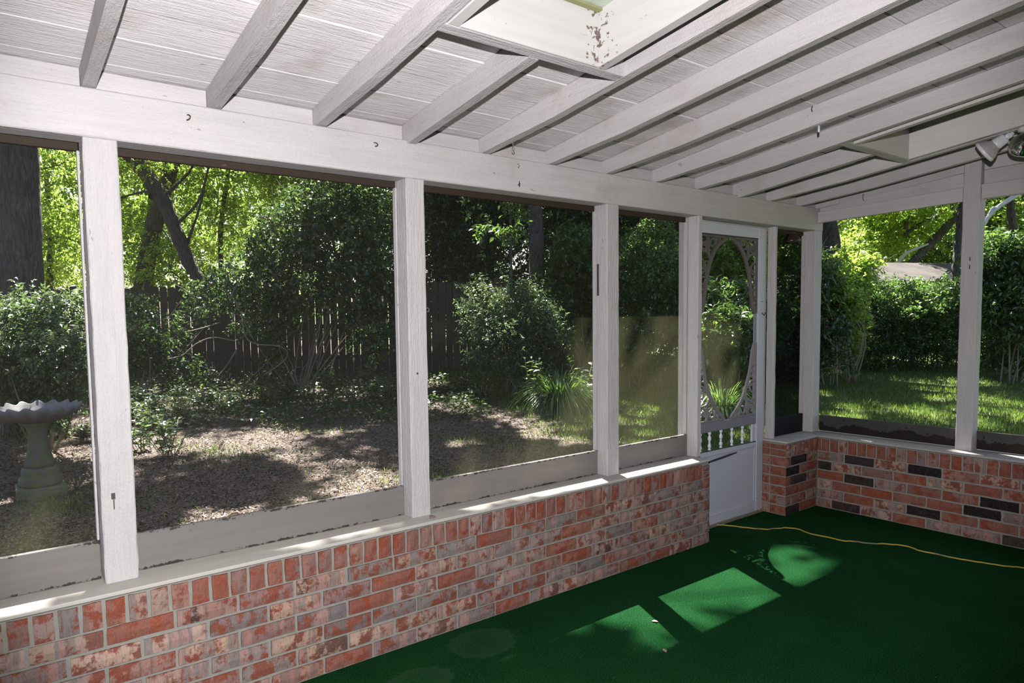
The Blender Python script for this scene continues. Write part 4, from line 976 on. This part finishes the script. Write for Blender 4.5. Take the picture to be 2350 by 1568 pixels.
limb(oak, 'branch', [at(2075, 540, 22), at(2110, 515, 22), at(2150, 490, 22), at(2200, 465, 22)], .06, .05, BARK, 7)
limb(oak, 'branch', [at(2055, 612, 21.8), at(2075, 585, 21.8), at(2100, 572, 21.8), at(2130, 560, 21.8)], .07, .03, DEADB, 7)
limb(oak, 'branch', [at(2078, 530, 22), at(2082, 505, 22), at(2090, 480, 22), at(2120, 460, 22)], .07, .05, BARK, 7)
foliage(oak, blobpx([(2000, 520, 70), (2080, 500, 60), (2150, 450, 80), (2180, 560, 50, .6), (2060, 440, 80), (2120, 600, 35, .5), (1960, 580, 50)], 23, 3), 3300, 9, .11, .5, LF_LIT, .4, .3)
for px, d, lab in ((1990, 25, 'sunlit distant tree above the yellow-green shrub'), (2130, 26, 'sunlit distant tree behind the oak limbs'), (2300, 24, 'sunlit distant tree at the right picture edge')):
    tree(px, d, lab, [(px, 540, 90), (px-60, 470, 90), (px+60, 480, 90), (px+20, 610, 70)], LF_LIT, 1900, .14, .55, .16)
tree(2200, 23, 'darker tree behind the right-hand post', [(2180, 560, 60), (2230, 520, 70), (2160, 610, 40), (2240, 600, 60)], LF_MID, 2400, .13, .5, .14)
# pale bare limb
dl = root('pale_limb_tree', ground_pt(2235, 10.4), 'pale bare forked limb crossing the top right corner', 'tree')
limb(dl, 'trunk', [ground_pt(2215, 10.4), at(2225, 640, 10.4), at(2248, 540, 10.4), at(2262, 508, 10.4), at(2275, 490, 10.4), at(2300, 470, 10.4), at(2350, 440, 10.4)], .035, .025, DEADB, 8)
limb(dl, 'branch', [at(2266, 500, 10.4), at(2278, 478, 10.4), at(2285, 477, 10.4), at(2312, 458, 10.4), at(2340, 438, 10.4)], .022, .016, DEADB, 7)
# twisted bare branches low in the first wide opening
bare = root('bare_branches', ground_pt(600, 10.8), 'thin pale bare branches sprawling before the fence', 'branch')
for P in ([(385, 825), (420, 815), (450, 790), (490, 775), (540, 783)], [(430, 762), (470, 752), (505, 740)], [(605, 862), (650, 830), (660, 810), (640, 795), (590, 790), (565, 775), (556, 740)], [(500, 865), (520, 840), (545, 800)], [(535, 740), (536, 720), (545, 700), (532, 680), (545, 650), (540, 640)]):
    tube('branch', crom([at(x, y, 10.8+rnd.uniform(-.1, .1)) for x, y in P], 4), .011, TWIG, bare, 5)

# ------------------------------------------------------------------ neighbour's roof
nb = empty('neighbour_house', at(2100, 700, 18)); tag(nb, 'low neighbouring house with brown shingle roof and pale yellow gable', 'house')
A = [at(1870, 660, 16.2), at(2150, 654, 17.6), at(1870, 609, 18.8), at(2188, 612, 20.2)]
up = Vector((0, 0, .10))
hexa('roof', [A[0], A[1], A[2], A[3], A[0]+up, A[1]+up, A[2]+up, A[3]+up], ROOFM, nb, 0)
g0, g1, g2 = A[1]+Vector((0, 0, -.02)), A[3]+Vector((0, 0, -.02)), at(2245, 654, 21.5)
bk = (A[0]-A[1]).normalized()*.12
mk('gable', [g0, g2, g1, g0+bk, g2+bk, g1+bk], [(0, 1, 2), (5, 4, 3), (0, 3, 4, 1), (1, 4, 5, 2), (2, 5, 3, 0)], YELSID, nb)
w0, w1 = A[0].copy(), A[1].copy()
mk('wall', [w0, w1, Vector((w1.x, w1.y, .2)), Vector((w0.x, w0.y, .2)), g2, Vector((g2.x, g2.y, .2))], [(0, 1, 2, 3), (1, 4, 5, 2)], YELSID, nb)
tube('fascia', [g0+Vector((0, 0, .03)), g1+Vector((0, 0, .03))], .07, ROOFM, nb, 4)

# ------------------------------------------------------------------ strap-leaved clumps and seedlings
def clump(p, n, L, spread, wd, mat, label, nm='grass_clump', cat='plant', grp=None, seg=5):
    o = empty(nm, p); tag(o, label, cat, grp)
    V = np.zeros((n, (seg+1)*2, 3)); F = []
    for i in range(n):
        a = RG.random()*6.283; r0 = RG.random()*.08*L/.5; l = L*RG.uniform(.6, 1.15); tilt = RG.uniform(.25, 1.0)**.8*spread
        d = np.array([math.cos(a), math.sin(a)]); sd = np.array([-math.sin(a), math.cos(a), 0])
        for k in range(seg+1):
            s = k/seg; out = r0+l*tilt*(s**1.35)*.75; z = l*(s*(1.0-.25*tilt) - .78*tilt*s*s*s); w = wd*(1-s)**.6*.5+.0006
            c = np.array([p[0]+d[0]*out, p[1]+d[1]*out, p[2]+z]); V[i, k*2] = c+sd*w; V[i, k*2+1] = c-sd*w
        b = i*(seg+1)*2
        F += [(b+k*2, b+k*2+1, b+k*2+3, b+k*2+2) for k in range(seg)]
    me = bpy.data.meshes.new('blades'); me.from_pydata(V.reshape(-1, 3).tolist(), [], F); me.update()
    b_ = link('blades', me, mat, o); b_['kind'] = 'stuff'; return o
gp = ground_pt(1283, 9.5, 0)
clump(gp, 900, 1.0, 1.2, .017, LF_STRAP, 'big fountain-like clump of bright strap leaves below the second wide opening')
clump(ground_pt(1655, 8.7, 0), 620, .95, 1.25, .013, LF_STRAP, 'arching clump of strap leaves seen through the lower oval of the door')
def plant(p, label, n=14, h=.4, L=.11, mat=LF_DARK, grp=None, nm='seedling', cat='plant'):
    o = empty(nm, p); tag(o, label, cat, grp); paths = []; P = []; D = []; N = []
    for k in range(n):
        d = Vector((rnd.gauss(0, .35), rnd.gauss(0, .35), 1)).normalized(); hh = h*rnd.uniform(.5, 1.1); s = p+Vector((rnd.gauss(0, .12*h), rnd.gauss(0, .12*h), 0))
        e = s+d*hh; paths.append(([s, (s+e)/2, e], .004))
        for q_ in range(9):
            u = .3+.7*q_/8; a = q_*2.4+rnd.random(); P.append(tuple(s+(e-s)*u)); D.append((math.cos(a), math.sin(a), .35)); N.append((rnd.gauss(0, .3), rnd.gauss(0, .3), 1))
    tubes('stems', paths, TWIG, o, 4)
    P = np.array(P); Ls = L*RG.uniform(.7, 1.2, len(P)); me = leaf_mesh('leaves', P, np.array(D), np.array(N), Ls, Ls*.42, mat); l = link('leaves', me, None, o); l['kind'] = 'stuff'; return o
plant(ground_pt(1232, 9.9, 0), 'leafy weed with pale glossy leaves left of the fountain-like clump', 22, .75, .13, LF_MID)
plant(ground_pt(1345, 9.7, 0), 'leafy weed right of the fountain-like clump beside the post', 14, .7, .12, LF_MID)
spots = [(330, 8.4), (365, 8.0), (410, 8.9), (350, 9.6), (440, 9.9), (480, 10.4), (520, 9.7), (560, 10.9), (600, 10.2), (660, 11.0), (700, 10.3), (755, 11.3), (800, 10.5), (850, 10.9), (890, 10.2), (310, 10.5), (400, 10.9), (1010, 10.8), (1060, 11.2), (1100, 10.0), (130, 8.3), (180, 7.9), (60, 8.2), (320, 7.4), (380, 7.1), (620, 12.2), (720, 12.3), (500, 12.0), (840, 12.2), (300, 9.0)]
for i, (px, d) in enumerate(spots):
    plant(ground_pt(px, d, 0), 'low leafy seedling among the ground cover in front of the fence', rnd.randint(9, 16), rnd.uniform(.22, .5), .085, rnd.choice((LF_DARK, LF_MID, LF_SAGE)), 'low seedlings along the back of the yard')

# leaf litter, grass and ground cover: nobody could count them
def scatter(name, n, region, mat, L, wr, label, up=0., lift=.01, dens=None, cat='ground cover', tilt=.5):
    pts = []
    m = int(n*1.0)
    pxs = RG.uniform(region[0], region[1], m*4); ds = np.exp(RG.uniform(math.log(region[2]), math.log(region[3]), m*4))
    out = []
    for a, b in zip(pxs, ds):
        q = CAM + (RT*((a-1175-SX)/FPX) + FW)*b
        # keep x,y on the ground
        if q.y < .45 and q.x < 5.2: continue
        if dens is not None and rnd.random() > dens(q.x, q.y): continue
        out.append((q.x, q.y)); 
        if len(out) >= m: break
    P = np.array([(x, y, ground_z(x, y)+.03*math.sin(x*1.3+y*.7)*math.sin(y*.9)*min(1, max(0, (y-1.2)/2))+lift*rnd.random()) for x, y in out])
    n = len(P)
    if up: D = rdir(n)*.45+np.array([0, 0, up]); N = rdir(n)
    else: D = rdir(n)*np.array([1, 1, .35]); N = np.array([0, 0, 1.])+rdir(n)*tilt
    Ls = L*RG.uniform(.6, 1.3, n); me = leaf_mesh(name, P, D, N, Ls, Ls*wr, mat)
    o = link(name, me, None); tag(o, label, cat, kind='stuff'); return o
def dirt_d(x, y): return min(1., max(.06, 1.15-(x-4.8-.22*y)*.35))
def lawn_d(x, y):
    v = (x-4.0-.20*y)*.6+.55*math.sin(x*1.9+y)*math.sin(y*1.7-x*.6)
    return min(1., max(.015, v))
scatter('leaf_litter', 110000, (-120, 2000, 3.4, 13.5), LF_DRY, .036, .36, 'brown dead leaves and twigs littering the bare soil outside', 0, .012, dirt_d)
scatter('lawn_grass', 120000, (900, 2500, 5.2, 14), LF_GRASS, .065, .11, 'short bright green lawn grass beyond the door and right wall', 1.0, 0, lawn_d)
scatter('sparse_grass', 16000, (-100, 1700, 3.4, 12), LF_GRASS, .06, .12, 'sparse grass tufts growing through the leafy soil', 1.0, 0, lambda x, y: max(0., math.sin(x*2.3+1)*math.sin(y*1.9+x)*1.2-.35)+.03)
scatter('ground_ivy', 9000, (250, 1120, 8.8, 13.5), LF_DARK, .06, .6, 'low ground cover leaves along the foot of the fence', 0, .16, None, tilt=.6)

# ------------------------------------------------------------------ unseen high canopy, added and shaped to throw the dappled shade
canopy = [((5.5, 7.5), 'unseen high crown added to shade the front of the porch', (1.0, 3.5)), ((10.5, 7.5), 'unseen high crown added to shade the lawn beside the porch', (12.5, 9.0)),
          ((1.0, 9.0), 'unseen high crown added to shade the soil left of the porch', (-3.5, 8.5)), ((6.5, 13.5), 'unseen high crown added to shade the back of the yard', (3.0, 17.5)),
          ((10.5, 14.5), 'unseen high crown added to shade the middle bushes', (10.0, 17.5)), ((16.5, 11), 'unseen high crown added to shade the far lawn', (21.5, 12.0)), ((16, 4), 'unseen high crown added to shade the lawn to the right', (19.5, -1.5))]
for k, ((x, y), lab, (bx, by)) in enumerate(canopy):
    if k == 0: bx, by = -4.2, 4.5
    o = root('unseen_shade_tree', (bx, by), lab, 'tree')
    gz = ground_z(bx, by); zc = 10.5
    limb(o, 'trunk', [Vector((bx, by, gz-.1)), Vector((bx*.9+x*.1, by*.9+y*.1, 3.5)), Vector((bx*.6+x*.4, by*.6+y*.4, 7)), Vector((x, y, zc-.8))], .28, .12, BARK, 9)
    B = []
    for j in range(26):
        a = RG.random()*6.283; r = 3.9*math.sqrt(RG.random()); rr = RG.uniform(.55, 1.1)
        B.append((Vector((x+r*math.cos(a), y+r*math.sin(a), zc+RG.uniform(-1.2, 1.5))), (rr, rr, rr*.6), rr*rr))
    if k == 0:  # extra leaf clusters added to keep sun off the left of the carpet
        for bx_, by_, br_ in ((1.15, -.62, .42), (.45, -.62, .42), (1.45, -.75, .2)): B.append((Vector((bx_+.28*zc, by_+.62*zc, zc)), (br_, br_*.75, .3), .9))
    twigs(o, [b_[0] for b_ in B], 24, 2.4, .035, BARK, 0)
    foliage(o, B, 3600, 8, .17, .6, LF_MID, .15, .45, keep=shade_keep)
